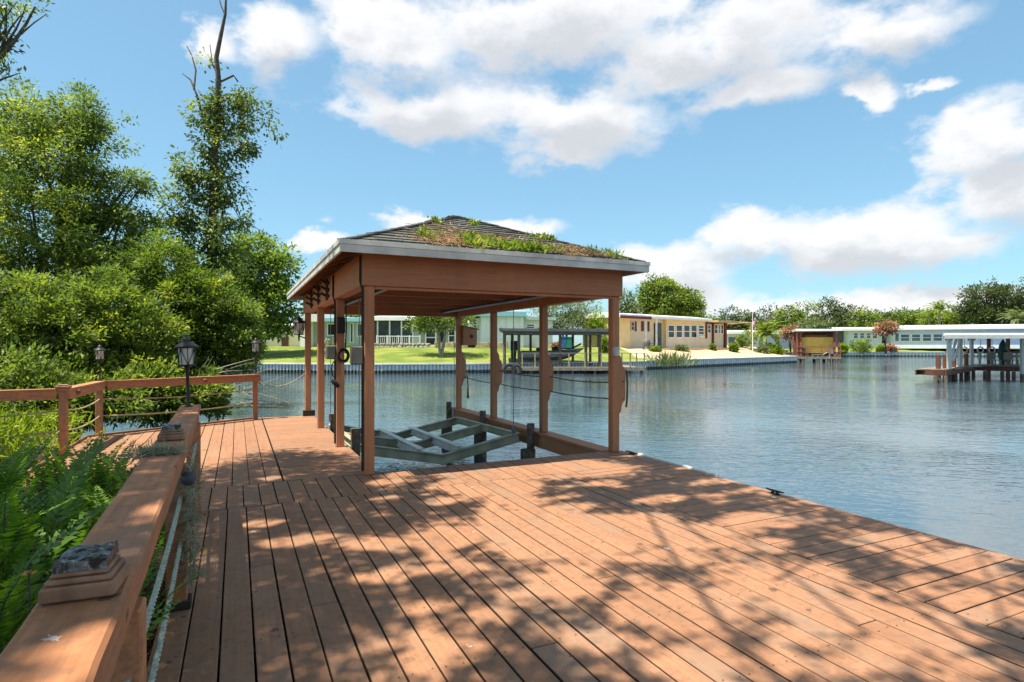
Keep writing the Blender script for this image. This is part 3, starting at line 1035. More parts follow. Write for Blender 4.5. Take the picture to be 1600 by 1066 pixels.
# framing under the boards
jm = MB()
for v in np.arange(-3.0, 5.5, 0.6):
    jm.box(D_L + 0.02, D_SEAM - 0.03, v, v + 0.045, -0.23, -0.042)
for u in (3.44, 3.82, 4.2, 4.56):
    jm.box(u, u + 0.045, -3.1, 5.5, -0.23, -0.042)
for v in (5.62, 6.0, 6.40):
    jm.box(D_L + 0.02, D_R - 0.03, v, v + 0.045, -0.23, -0.042)
for v in np.arange(6.55, 12.2, 0.6):
    jm.box(-2.03, 0.42, v, min(v + 0.045, 12.3), -0.23, -0.042) if v < 10.7 else jm.box(-0.6, 0.42, v, v + 0.045, -0.23, -0.042)
for u in (0.50, 0.9, 1.30):
    jm.box(u, u + 0.045, 6.5, 12.4, -0.23, -0.042)
jm.build('joists', M['joist'], deck)
for (u, v) in [(4.45, -1.5), (4.45, 1.2), (4.45, 3.8), (1.2, 6.2), (2.8, 6.25), (4.4, 6.2), (0.6, 9.3), (0.6, 12.0), (2.4, 3.8), (2.4, 0.8), (-1.9, 8.5)]:
    MB().lathe([(0.12, -2.2), (0.12, -0.235)], (u, v, 0), 12).build('support_piling', M['piling'], deck, True)
MB().bbox(4.648, 4.69, -3.2, 6.47, -0.26, -0.006).build('rim_board', M['deck_y'], deck)
MB().bbox(1.40, 4.60, 6.478, 6.515, -0.26, -0.008).build('rim_board', M['deck_x'], deck)
MB().bbox(1.383, 1.42, 6.53, 12.42, -0.26, -0.008).build('rim_board', M['deck_y'], deck)
MB().bbox(-0.30, 1.40, 12.43, 12.465, -0.26, -0.008).build('rim_board', M['deck_x'], deck)
MB().bbox(-2.105, -2.068, 5.9, 10.85, -0.16, 0.03).build('rim_board', M['deck_y'], deck)
MB().bar((-2.07, 10.89, -0.06), (0.32, 12.31, -0.06), 0.036, 0.18).build('rim_board', M['deck_x'], deck)
MB().bbox(4.693, 4.735, 4.75, 6.40, -0.075, 0.014).build('edge_trim', M['white'], deck)


def cleat(label, loc, rz):
    t = thing('mooring_cleat', label, 'cleat', loc, rz)
    t.scale = (0.9, 0.9, 0.62)
    mb = MB()
    mb.tube([(-0.11, 0, 0.055), (-0.06, 0, 0.05), (0.06, 0, 0.05), (0.11, 0, 0.055)], [0.010, 0.016, 0.016, 0.010], 8)
    mb.build('horn', M['black'], t, True)
    mb = MB()
    mb.box(-0.05, 0.05, -0.025, 0.025, 0.0005, 0.012)
    mb.box(-0.038, -0.018, -0.012, 0.012, 0.012, 0.046)
    mb.box(0.018, 0.038, -0.012, 0.012, 0.012, 0.046)
    mb.build('base', M['black'], t)


p = ground(1213, 772)
cleat('black metal cleat on the right edge of the deck, nearest the photographer', (4.60, p.y, 0.002), R(90))
cleat('black cleat on the deck edge beside the front right boathouse post', (4.60, 6.12, 0.002), R(90))

# ------------------------------------------------------------------ boathouse
BH = thing('boathouse', 'open brown boathouse with hipped shingle roof over the boat slip', 'boathouse', (0, 0, 0))
UL, UR = 1.30, 4.53
VS = [6.42, 8.38, 10.42, 12.40]
PW = 0.055
Z_B0, Z_B1 = 2.055, 2.41
for i, v in enumerate(VS):
    MB().bbox(UL - PW, UL + PW, v - PW, v + PW, 0.0015 if v < 12.38 else -0.5, Z_B0 - 0.001, 0.008).build('post', M['post'], BH)
    MB().bbox(UR - PW, UR + PW, v - PW, v + PW, 0.0015, Z_B0 - 0.001, 0.008).build('post', M['post'], BH)
# scalloped rub boards on the outside of the right-hand posts
for v in VS:
    prof = [(0.0, 0.50), (0.035, 0.53), (0.05, 0.60), (0.065, 0.64), (0.115, 0.68), (0.125, 0.72), (0.125, 1.06), (0.115, 1.10),
            (0.065, 1.14), (0.055, 1.20), (0.04, 1.25), (0.0, 1.29)]
    poly = [(UR + PW + 0.001 + a * 0.8, z) for a, z in prof]
    MB().prism(poly, 1, v - 0.045, v + 0.045).build('rub_board', M['post'], BH)
# header beams
MB().bbox(UL - 0.085, UR + 0.085, VS[0] - 0.085, VS[0] + 0.06, Z_B0, Z_B1).build('header_beam', M['beam_x'], BH)
MB().bbox(UL - 0.085, UR + 0.085, VS[3] - 0.06, VS[3] + 0.085, Z_B0, Z_B1).build('header_beam', M['beam_x'], BH)
MB().bbox(UL - 0.085, UL + 0.06, VS[0] + 0.063, VS[3] - 0.063, Z_B0 + 0.002, Z_B1 - 0.002).build('header_beam', M['beam_y'], BH)
MB().bbox(UR - 0.06, UR + 0.085, VS[0] + 0.063, VS[3] - 0.063, Z_B0 + 0.002, Z_B1 - 0.002).build('header_beam', M['beam_y'], BH)
# trim batten under the front header
MB().bbox(UL + 0.06, UR - 0.06, VS[0] - 0.05, VS[0] - 0.02, Z_B0 - 0.035, Z_B0 - 0.002, 0.004).build('trim', M['beam_x'], BH)
# roof planes: eaves rectangle and ridge
E0, E1, V0, V1 = 0.965, 4.775, 6.06, 12.78
ZE, RISE = 2.46, 0.80
HALF = (E1 - E0) / 2
UC = (E0 + E1) / 2
SL = RISE / HALF


def roof_z(u, v):
    d = min(u - E0, E1 - u, v - V0, V1 - v)
    return ZE + d * SL


ra, rb = (UC, V0 + HALF), (UC, V1 - HALF)
TH = 0.02
mb = MB()
top = [(E0, V0, ZE), (E1, V0, ZE), (E1, V1, ZE), (E0, V1, ZE), (ra[0], ra[1], ZE + RISE), (rb[0], rb[1], ZE + RISE)]
vs = top + [(x, y, z - TH) for x, y, z in top]
mb.add(vs, [(0, 1, 4), (1, 2, 5, 4), (2, 3, 5), (3, 0, 4, 5), (6, 10, 7), (7, 10, 11, 8), (8, 11, 9), (9, 11, 10, 6),
            (0, 6, 7, 1), (1, 7, 8, 2), (2, 8, 9, 3), (3, 9, 6, 0)])
roof = mb.build('roof', M['joist'], BH)
# shingles, course by course; the front slope is the one in view
CO = 0.135
slope_len = HALF / math.cos(math.atan(SL))
ncourse = int(slope_len / CO)


def shingle_piece(target, origin, along, upv, nrm, s0, s1, t, lift, c0=0.0, c1=0.0):
    """tab from s0 to s1 along the eave, course distance t up the slope"""
    o, a, u_, n_ = map(Vector, (origin, along, upv, nrm))
    l0 = 0.006 + lift
    vs = [o + a * s0 + u_ * (t - 0.008) + n_ * 0.002, o + a * s1 + u_ * (t - 0.008) + n_ * 0.002,
          o + a * (s1 - c1) + u_ * (t + CO) + n_ * 0.002, o + a * (s0 + c0) + u_ * (t + CO) + n_ * 0.002,
          o + a * s0 + u_ * (t - 0.008) + n_ * (0.014 + l0), o + a * s1 + u_ * (t - 0.008) + n_ * (0.014 + l0),
          o + a * (s1 - c1) + u_ * (t + CO) + n_ * 0.007, o + a * (s0 + c0) + u_ * (t + CO) + n_ * 0.007]
    target.add(vs, [(0, 3, 2, 1), (4, 5, 6, 7), (0, 1, 5, 4), (1, 2, 6, 5), (2, 3, 7, 6), (3, 0, 4, 7)])


ca = math.atan(SL)
sides = [('front', (E0, V0, ZE), (1, 0, 0), (0, math.cos(ca), math.sin(ca)), (0, -math.sin(ca), math.cos(ca)), E1 - E0),
         ('back', (E1, V1, ZE), (-1, 0, 0), (0, -math.cos(ca), math.sin(ca)), (0, math.sin(ca), math.cos(ca)), E1 - E0),
         ('left', (E0, V1, ZE), (0, -1, 0), (math.cos(ca), 0, math.sin(ca)), (-math.sin(ca), 0, math.cos(ca)), V1 - V0),
         ('right', (E1, V0, ZE), (0, 1, 0), (-math.cos(ca), 0, math.sin(ca)), (math.sin(ca), 0, math.cos(ca)), V1 - V0)]
rest_mb = MB()
for (nm, og, al, upv, nr, width) in sides:
    for k in range(ncourse + 1):
        t = k * CO
        inset = t * math.cos(ca)
        s, end = inset, width - inset
        if end - s < 0.08:
            continue
        x = s - random.uniform(0, 0.08)
        while x < end:
            w = random.uniform(0.24, 0.36)
            a, b = max(x, s), min(x + w - 0.006, end)
            x += w
            if b - a < 0.03:
                continue
            lift = random.uniform(0, 0.010)
            cut = CO * math.cos(ca)
            c0, c1 = max(0.0, s + cut - a), max(0.0, b - (end - cut))
            if c0 + c1 > b - a:
                continue
            if nm == 'front':
                one = MB()
                shingle_piece(one, og, al, upv, nr, a, b, t, lift, c0, c1)
                one.build('shingle', M['shingle'], roof)
            else:
                shingle_piece(rest_mb, og, al, upv, nr, a, b, t, lift, c0, c1)
rest_mb.build('side_shingles', M['shingle'], roof, kind='stuff')
# hip and ridge caps
mb = MB()
apexF, apexB = Vector((ra[0], ra[1], ZE + RISE)), Vector((rb[0], rb[1], ZE + RISE))
for (a, b) in (((E0, V0, ZE), apexF), ((E1, V0, ZE), apexF), ((E0, V1, ZE), apexB), ((E1, V1, ZE), apexB), (apexF, apexB)):
    a, b = Vector(a), Vector(b)
    n = int((b - a).length / 0.17)
    for k in range(n):
        p0, p1 = a.lerp(b, k / n), a.lerp(b, (k + 1.25) / n if k < n - 1 else 1.0)
        lift = Vector((0, 0, 0.016))
        mb.bar(p0 + lift + Vector((0, 0, random.uniform(0.004, 0.012))), p1 + lift, 0.13, 0.012)
mb.build('ridge_caps', M['shingle'], roof)
# white metal fascia: drip edge over a board
for (x0, x1, y0, y1) in ((E0 - 0.03, E1 + 0.03, V0 - 0.03, V0 - 0.003), (E0 - 0.03, E1 + 0.03, V1 + 0.003, V1 + 0.03),
                         (E0 - 0.03, E0 - 0.003, V0 - 0.001, V1 + 0.001), (E1 + 0.003, E1 + 0.03, V0 - 0.001, V1 + 0.001)):
    f = MB().box(x0, x1, y0, y1, ZE - 0.105, ZE - 0.028).build('fascia', M['fascia'], BH)
    MB().box(x0 - 0.010, x1 + 0.010, y0 - 0.010, y1 + 0.010, ZE - 0.026, ZE + 0.022).build('drip_edge', M['fascia'], f)
# rafters with exposed tails
for v in np.arange(V0 + 0.25, V1 - 0.2, 0.60):
    d = min(v - V0, V1 - v, HALF)
    for s in (-1, 1):
        ue = UC + s * (HALF - 0.01)
        ut = UC + s * (HALF - d + 0.02) if d < HALF else UC + s * 0.02
        if abs(ue - ut) < 0.3:
            continue
        a = Vector((ue, v, ZE - TH - 0.040))
        b = Vector((ut, v, ZE - TH - 0.040 + (HALF - abs(ut - UC)) * SL))
        MB().bar(a, b, 0.04, 0.072).build('rafter', M['beam_x'], BH)
for u in np.arange(E0 + 0.45, E1 - 0.3, 0.58):
    d = min(u - E0, E1 - u)
    for (ve, s) in ((V0 + 0.01, 1), (V1 - 0.01, -1)):
        a = Vector((u, ve, ZE - TH - 0.040))
        b = Vector((u, ve + s * d * 0.97, ZE - TH - 0.040 + d * 0.97 * SL))
        MB().bar(a, b, 0.04, 0.072).build('rafter', M['beam_y'], BH)
for v in (7.6, 8.9, 10.2, 11.3):
    MB().box(UL + 0.062, UR - 0.062, v, v + 0.045, Z_B0 + 0.12, Z_B0 + 0.25).build('ceiling_tie', M['beam_x'], BH)
for u in (2.2, 3.65):
    MB().box(u, u + 0.05, VS[0] + 0.065, VS[3] - 0.065, Z_B0 + 0.255, Z_B0 + 0.33).build('ceiling_tie', M['beam_y'], BH)
# lift winch shafts under the roof
for u in (1.75, 4.12):
    MB().tube([(u, VS[0] + 0.065, 2.15), (u, VS[3] - 0.065, 2.15)], 0.03, 10).build('lift_shaft', M['steel'], BH, True)
# sill walk along the right side, on pilings
MB().bbox(UR - 0.12, UR + 0.13, 6.53, 12.75, -0.045, -0.001).build('sill_plank', M['beam_y'], BH)
MB().bbox(UR - 0.07, UR - 0.025, 6.53, 12.70, -0.26, -0.048).build('sill_beam', M['beam_y'], BH)
MB().bbox(UR + 0.04, UR + 0.085, 6.53, 12.70, -0.26, -0.048).build('sill_beam', M['beam_y'], BH)
for v in (8.45, 10.5, 12.5):
    mb = MB()
    mb.tube([(UR - 0.25, v, -2.2), (UR - 0.25, v, -0.28)], 0.125, 12)
    mb.tube([(UR - 0.20, v, -0.30), (UR - 0.20, v, 0.14)], 0.062, 10)
    mb.build('piling', M['piling'], BH, True)
for v in (8.50, 10.52):
    MB().tube([(UL + 0.24, v, -2.2), (UL + 0.235, v, 0.22)], 0.07, 10).build('piling', M['piling'], BH, True)
MB().bbox(1.19, 1.42, 12.25, 12.29, 0.002, 0.12).build('toe_block', M['joist'], BH)
# shadowed house number style rod racks on the left header
for v in (8.95, 9.95, 10.95):
    mb = MB()
    for k in range(3):
        z = 2.12 + k * 0.095
        mb.bar((UL - 0.088, v - 0.10, z), (UL - 0.20, v - 0.12, z + 0.05), 0.05, 0.030)
        mb.bar((UL - 0.105, v + 0.02, z), (UL - 0.105, v - 0.20, z + 0.01), 0.030, 0.035)
    mb.box(UL - 0.106, UL - 0.0865, v + 0.0, v + 0.05, 2.08, 2.40)
    mb.build('rod_rack', M['joist'], BH)


# wiring, boxes and cables on the boathouse
def cable_thing(name, label, pts, r, mat, cat='cable', group=None, n=7):
    base = Vector(pts[0])
    t = thing(name, label, cat, base, 0, group)
    MB().tube([Vector(p) - base for p in pts], r, n).build('strand', M[mat], t, True)
    return t


def sag(a, b, s, n=14):
    a, b = Vector(a), Vector(b)
    return [a.lerp(b, i / (n - 1)) - Vector((0, 0, s * 4 * (i / (n - 1)) * (1 - i / (n - 1)))) for i in range(n)]


# conduits on the front left post and the second left post
for (v, off) in ((VS[0], 0.0), (VS[1], 0.0)):
    mb = MB()
    mb.tube([(UL - PW - 0.016, v - 0.03, 0.05), (UL - PW - 0.016, v - 0.03, 2.02), (UL - 0.085 - 0.014, v - 0.05, 2.10), (UL - 0.085 - 0.014, v - 0.06, 2.38)], 0.013, 7)
    mb.build('conduit', M['joist'], BH, True)


def box_thing(name, label, loc, sx, sy, sz, mat, cat='electrical box', extra=None):
    t = thing(name, label, cat, loc)
    o = MB().bbox(-sx / 2, sx / 2, -sy / 2, sy / 2, 0, sz, 0.008).build('housing', M[mat], t)
    MB().bbox(-sx / 2 + 0.012, sx / 2 - 0.012, -sy / 2 - 0.010, -sy / 2 - 0.001, 0.012, sz - 0.012, 0.003).build('cover', M[mat], o)
    if extra:
        extra(t)
    return t


box_thing('junction_box', 'weathered grey switch box on the front left boathouse post', (UL - PW - 0.075, VS[0] - 0.0, 1.20), 0.12, 0.10, 0.20, 'greybox')
box_thing('junction_box', 'grey switch box on the second left boathouse post', (UL - PW - 0.07, VS[1] - 0.0, 1.22), 0.13, 0.11, 0.19, 'greybox')
box_thing('control_box', 'black lift control box high on the second left post', (UL, VS[1] - PW - 0.052, 1.58), 0.10, 0.09, 0.22, 'rubber')
box_thing('outlet_box', 'small pale metal outlet box on the front right boathouse post', (UR - PW + 0.02, VS[0] - PW - 0.045, 1.27), 0.075, 0.07, 0.12, 'lightbox')
# coiled black cord with a plug on the second left post
t = thing('power_cord', 'coiled black power cord with plug hanging on the second left post', 'cord', (UL, VS[1] - PW - 0.03, 1.25))
mb = MB()
for k in range(3):
    rr = 0.055 + 0.011 * k
    mb.tube([(0.03 + rr * math.cos(a), -0.012 * k - 0.02, 0.02 + rr * 1.25 * math.sin(a)) for a in np.linspace(0, 2 * math.pi, 18)], 0.009, 6, False)
mb.tube([(-0.05, -0.02, 0.0), (-0.12, -0.02, -0.10), (-0.13, -0.02, -0.20), (-0.10, -0.02, -0.27)], 0.008, 6)
mb.tube([(0.06, 0.0, 0.05), (0.075, 0.0, 0.4), (0.07, 0.02, 0.8)], 0.009, 6)
mb.build('coil', M['rubber'], t, True)
mb = MB()
mb.lathe([(0.014, -0.02), (0.032, 0.0), (0.036, 0.09), (0.02, 0.12)], (0, 0, 0), 10)
o = mb.build('plug', M['rubber'], t, True)
o.location = (-0.045, -0.03, -0.40)
o.rotation_euler = (0, R(-40), 0)

# lift cables
LIFT_V = (8.66, 11.55)
k = 0
for (u, lab) in ((1.62, 'left'), (4.12, 'right')):
    for (v, lab2) in ((LIFT_V[0], 'near'), (LIFT_V[1], 'far')):
        c_ = cable_thing('lift_cable', f'thin vertical steel lift cable at the {lab2} {lab} corner of the cradle', [(u, v, -0.06), (u, v, 2.13)], 0.006, 'steel', 'cable', 'lift cables')
        mb = MB()
        mb.box(-0.03, 0.03, -0.02, 0.02, 0.02, 0.16)
        mb.build('block', M['steel'], c_)

# boat lift cradle
LIFT = thing('boat_lift', 'grey aluminium boat lift cradle hanging low over the slip water', 'boat lift', (2.9, 10.1, 0))


def ibeam(mb, a, b, w, h, tf=0.012):
    a, b = Vector(a), Vector(b)
    z = Vector((0, 0, 1))
    mb.bar(a + z * (h / 2 - tf / 2), b + z * (h / 2 - tf / 2), w, tf)
    mb.bar(a - z * (h / 2 - tf / 2), b - z * (h / 2 - tf / 2), w, tf)
    mb.bar(a, b, 0.014, h - tf * 2 - 0.002)


for (v, dz) in ((8.66, 0.0), (10.15, -0.03), (11.58, -0.06)):
    vv = v - 10.1
    mb = MB()
    ibeam(mb, (-1.30, vv, -0.10 + dz), (0.0, vv, -0.36 + dz), 0.11, 0.15)
    ibeam(mb, (0.0, vv, -0.36 + dz), (1.31, vv, -0.10 + dz), 0.11, 0.15)
    mb.build('cross_beam', M['alu'], LIFT)
for (u, zz, mt) in ((-1.28, -0.035, 'alu'), (1.27, -0.035, 'alu')):
    mb = MB()
    ibeam(mb, (u, -1.38, zz - 0.05), (u, 1.42, zz - 0.11), 0.09, 0.12)
    mb.build('side_beam', M[mt], LIFT)
for u in (-0.34, 0.30):
    mb = MB()
    z0 = -0.36 + 0.26 * abs(u) / 1.3 + 0.02
    ibeam(mb, (u, -1.42, z0 + 0.03), (u, 1.48, z0 - 0.03), 0.10, 0.13)
    mb.bar((u, -1.42, z0 + 0.097), (u, 1.48, z0 + 0.037), 0.104, 0.006)
    mb.build('keel_beam', M['alu_light'], LIFT)

# ropes looped between the right-hand posts
a, b, c_, d_ = [(UR + PW + 0.06, v - 0.052, z) for v, z in zip(VS, (0.70, 0.66, 0.66, 0.70))]
cable_thing('mooring_rope', 'long slack rope strung low along the right boathouse posts', sag(d_, c_, 0.02) + sag(c_, b, 0.02)[1:] + sag(b, a, 0.03)[1:], 0.009, 'rope_dark', 'rope')
a, b, c_ = [(UR + PW + 0.06, v - 0.058, z) for v, z in zip(VS[:3], (0.93, 0.90, 0.92))]
cable_thing('mooring_rope', 'shorter slack rope above the long one on the right boathouse posts', sag(c_, b, 0.03) + sag(b, a, 0.04)[1:], 0.009, 'rope_dark', 'rope')
cable_thing('hanging_rope', 'dark rope end hanging down the outside of the front right post', [(UR + 0.19, VS[0] - 0.02, 1.08), (UR + 0.205, VS[0] - 0.02, 0.9), (UR + 0.20, VS[0] - 0.02, 0.7), (UR + 0.185, VS[0] - 0.02, 0.58)], 0.014, 'rope_dark', 'rope')
cable_thing('hanging_rope', 'dark frayed rope end hanging from the far right post', [(UR + 0.18, VS[3] - 0.06, 0.75), (UR + 0.20, VS[3] - 0.06, 0.5), (UR + 0.20, VS[3] - 0.06, 0.22)], [0.012, 0.014, 0.03], 'rope_dark', 'rope')
# small brown box mounted on the far right post
t = thing('wooden_box', 'brown wooden box with sloping lid on the far right boathouse post', 'box', (UR + 0.2265, VS[3] - 0.05, 1.42))
poly = [(-0.17, 0.0), (0.15, 0.0), (0.15, 0.36), (-0.17, 0.42)]
o = MB().prism(poly, 1, -0.11, 0.11).build('body', M['post'], t)
MB().prism([(-0.19, 0.427), (0.20, 0.352), (0.20, 0.372), (-0.19, 0.447)], 1, -0.13, 0.13).build('lid', M['greywood'], t)
o2 = MB().tube([(0.02, -0.111, 0.2), (0.02, -0.117, 0.2)], 0.045, 14).build('round_hole', M['black'], t)
MB().bbox(0.0, 0.13, -0.09, 0.09, -0.05, -0.001).build('bottom_block', M['joist'], t)


# ------------------------------------------------------------------ near railing
NR = thing('near_railing', 'stained wooden railing with wide cap rail in the left foreground', 'railing', (-0.315, 3.6, 0), R(1.0))
# local origin at the middle post
RZ = 0.90


def board_y(x0, x1, y0, y1, z0, z1, n=14, wob=0.0025):
    """long board along y with slightly uneven, eased edges"""
    mb = MB()
    rs = random.Random(int((x0 + y0) * 100))
    ring = []
    b = 0.008
    for i in range(n + 1):
        y = y0 + (y1 - y0) * i / n
        d = rs.uniform(-wob, wob)
        e = rs.uniform(-wob, wob)
        ring.append([(x0 + d, y, z0), (x1 + d, y, z0), (x1 + d, y, z1 - b + e), (x1 + d - b, y, z1 + e), (x0 + d + b, y, z1 + e), (x0 + d, y, z1 - b + e)])
    vs = [p_ for r_ in ring for p_ in r_]
    fs = [tuple(range(5, -1, -1)), tuple(range(n * 6, n * 6 + 6))]
    for i in range(n):
        for k_ in range(6):
            j_ = (k_ + 1) % 6
            fs.append((i * 6 + k_, i * 6 + j_, i * 6 + 6 + j_, i * 6 + 6 + k_))
    return mb.add(vs, fs)


board_y(-0.078, 0.075, -3.6, 2.06, RZ - 0.04, RZ, 30).build('cap_rail', M['rail'], NR)
board_y(0.020, 0.058, -3.6, 2.04, RZ - 0.135, RZ - 0.041, 24).build('top_board', M['rail'], NR)
for v in (-1.9, 0.0, 1.92):
    MB().bbox(-0.028, 0.074, v - 0.05, v + 0.05, -0.15, RZ - 0.137, 0.006).build('post', M['rail'], NR)
    mb = MB()
    mb.bbox(-0.04, 0.094, v - 0.070, v - 0.0505, 0.002, 0.045, 0.004)
    mb.bbox(0.0745, 0.094, v - 0.05, v + 0.05, 0.002, 0.045, 0.004)
    mb.build('base_trim', M['joist' if v == 0.0 else 'rail'], NR)


def twisted_rope(pts, r, turns_per_m=28):
    """three-strand rope"""
    pts = [Vector(q) for q in pts]
    ln = sum((pts[i + 1] - pts[i]).length for i in range(len(pts) - 1))
    n = max(20, int(ln * turns_per_m * 4))
    cum = [0]
    for i in range(len(pts) - 1):
        cum.append(cum[-1] + (pts[i + 1] - pts[i]).length)

    def at(s):
        for i in range(len(pts) - 1):
            if s <= cum[i + 1] + 1e-9:
                return pts[i].lerp(pts[i + 1], (s - cum[i]) / max(1e-9, cum[i + 1] - cum[i]))
        return pts[-1]
    mb = MB()
    for st in range(3):
        path = []
        for i in range(n + 1):
            s = ln * i / n
            ph = 2 * math.pi * (s * turns_per_m / 3 + st / 3)
            d = (at(min(ln, s + 0.02)) - at(max(0, s - 0.02))).normalized()
            a_ = d.cross(Vector((0, 0, 1))).normalized()
            b_ = d.cross(a_)
            path.append(at(s) + (a_ * math.cos(ph) + b_ * math.sin(ph)) * r * 0.5)
        mb.tube(path, r * 0.58, 5, True)
    return mb


for (z, lab) in ((0.60, 'upper pale rope strung through the near railing posts'), (0.36, 'lower pale rope strung through the near railing posts')):
    pts = []
    ys = [-3.5, -1.9, 0.0, 1.92]
    for i in range(3):
        seg = sag((0.045, ys[i], z), (0.045, ys[i + 1], z), 0.035, 9)
        pts += seg if i == 0 else seg[1:]
    t = thing('railing_rope', lab, 'rope', (-0.315, 3.6, 0), R(1.0))
    twisted_rope(pts, 0.0105).build('strands', M['rope'], t, True)

# post caps with dark glass tops
for (v, lab) in ((-2.15, 'stepped wooden post cap with marbled black top, nearest on the rail'), (0.0, 'smaller looking stepped post cap with black top halfway along the near rail')):
    t = thing('post_cap', lab, 'post cap', (-0.315 - 0.0175 * v, 3.6 + v, RZ + 0.003), R(random.uniform(-6, 6)))
    mb = MB()
    for (hw, z0, z1) in ((0.063, 0.0, 0.030), (0.056, 0.030, 0.042), (0.049, 0.042, 0.052)):
        mb.bbox(-hw, hw, -hw, hw, z0 + 0.0003, z1, 0.004)
    mb.build('moulding', M['capwood'], t)
    rs = random.Random(int(v * 10) + 3)
    g = MB()
    n = 7
    for i in range(n + 1):
        for j in range(n + 1):
            x, y = -0.044 + 0.088 * i / n, -0.044 + 0.088 * j / n
            g.v.append((x, y, 0.074 + rs.uniform(-0.005, 0.005) + 0.004 * i / n))
    for i in range(n):
        for j in range(n):
            g.f.append((i * (n + 1) + j, (i + 1) * (n + 1) + j, (i + 1) * (n + 1) + j + 1, i * (n + 1) + j + 1))
    edge = [(i, 0) for i in range(n + 1)] + [(n, j) for j in range(1, n + 1)] + [(i, n) for i in range(n - 1, -1, -1)] + [(0, j) for j in range(n - 1, 0, -1)]
    eidx = [i * (n + 1) + j for i, j in edge]
    o0 = len(g.v)
    for q in eidx:
        x, y, z = g.v[q]
        g.v.append((x * 1.03, y * 1.03, 0.0525))
    m_ = len(eidx)
    for k_ in range(m_):
        k2 = (k_ + 1) % m_
        g.f.append((eidx[k_], eidx[k2], o0 + k2, o0 + k_))
    g.f.append(tuple(range(o0 + m_ - 1, o0 - 1, -1)))
    g.build('glass_top', M['marble'], t)

# dark ball shaped fitting hanging beside the middle post
t = thing('ball_light', 'slate grey ball fitting under the near cap rail', 'fitting', (-0.225, 3.42, 0.72))
prof = [(0.004, -0.037)] + [(0.037 * math.cos(a_), 0.037 * math.sin(a_)) for a_ in np.linspace(-1.3, 1.3, 12)] + [(0.004, 0.037)]
MB().lathe(prof, (0, 0, 0), 18).build('globe', M['ball'], t, True)
mb = MB()
mb.tube([(-0.06, 0, 0.05), (-0.03, 0, 0.03)], 0.014, 8)
mb.box(-0.085, -0.045, -0.03, 0.03, 0.035, 0.075)
mb.build('bracket', M['rubber'], t)


# ------------------------------------------------------------------ lanterns
def lantern(label, loc, pole_h, sc=1.0, rz=0.0, lean=0.0, base=True, arm=None):
    t = thing('lantern', label, 'lantern', loc, rz)
    t.rotation_euler = (0, lean, rz)
    mb = MB()
    if pole_h:
        mb.lathe([(0.030 * sc, 0.001), (0.030 * sc, 0.008), (0.014 * sc, 0.014), (0.0125 * sc, 0.02), (0.0125 * sc, pole_h - 0.04), (0.024 * sc, pole_h)], (0, 0, 0), 12)
        mb.build('pole', M['black'], t, True)
    z = pole_h
    mb = MB()
    mb.lathe([(0.026 * sc, z + 0.0005), (0.062 * sc, z + 0.006), (0.066 * sc, z + 0.014), (0.058 * sc, z + 0.018)], (0, 0, 0), 16)
    zt = z + 0.155 * sc
    for k_ in range(8):
        a0 = 2 * math.pi * k_ / 8
        mb.tube([(0.060 * sc * math.cos(a0), 0.060 * sc * math.sin(a0), z + 0.014), (0.070 * sc * math.cos(a0), 0.070 * sc * math.sin(a0), zt)], 0.0032 * sc, 5)
        if k_ % 2 == 0:
            for s_ in (1, -1):
                a1 = a0 + s_ * math.pi / 4
                am = a0 + s_ * math.pi / 8
                mb.tube([(0.061 * sc * math.cos(a0), 0.061 * sc * math.sin(a0), z + 0.014), (0.066 * sc * math.cos(am), 0.066 * sc * math.sin(am), (z + zt) / 2), (0.071 * sc * math.cos(a1), 0.071 * sc * math.sin(a1), zt)], 0.003 * sc, 5)
    mb.build('cage', M['black'], t)
    MB().lathe([(0.052 * sc, z + 0.019), (0.061 * sc, zt - 0.002)], (0, 0, 0), 16).build('lamp_glass', M['frosted'], t, True)
    mb = MB()
    mb.lathe([(0.088 * sc, zt), (0.090 * sc, zt + 0.012 * sc), (0.070 * sc, zt + 0.028 * sc), (0.038 * sc, zt + 0.050 * sc), (0.034 * sc, zt + 0.072 * sc), (0.015 * sc, zt + 0.085 * sc), (0.008 * sc, zt + 0.105 * sc)], (0, 0, 0), 16)
    mb.build('hood', M['black'], t, True)
    if arm:
        mb = MB()
        mb.tube([(0, 0, -0.12), (0, 0, 0.0)], [0.012, 0.02], 8)
        mb.tube([(0, 0, -0.02), arm], 0.012, 7)
        mb.build('arm', M['black'], t, True)
    return t


lantern('black lantern on a short pole at the end of the near railing', (-0.36, 5.50, RZ + 0.001), 0.33, 1.0, 0.2, R(-2))

# ------------------------------------------------------------------ far left railing
FR = thing('far_railing', 'orange stained railing bending along the left edge of the deck', 'railing', (-2.0, 9.2, 0))
A0, A1, A2, A3 = Vector((-4.6, 8.85, 0)), Vector((-2.0, 9.2, 0)), Vector((-1.92, 10.9, 0)), Vector((0.33, 12.2, 0))
O_ = Vector((-2.0, 9.2, 0))
FZ = 0.86


def rail_seg(a_, b_, mats=('rail', 'rail')):
    a_, b_ = a_ - O_, b_ - O_
    d_ = (b_ - a_).normalized()
    s_ = Vector((d_.y, -d_.x, 0))
    MB().bar(a_ + Vector((0, 0, FZ - 0.02)), b_ + Vector((0, 0, FZ - 0.02)), 0.14, 0.038).build('cap_rail', M[mats[0]], FR)
    MB().bar(a_ + s_ * 0.055 + Vector((0, 0, FZ - 0.087)), b_ + s_ * 0.055 + Vector((0, 0, FZ - 0.087)), 0.038, 0.092).build('top_board', M[mats[1]], FR)


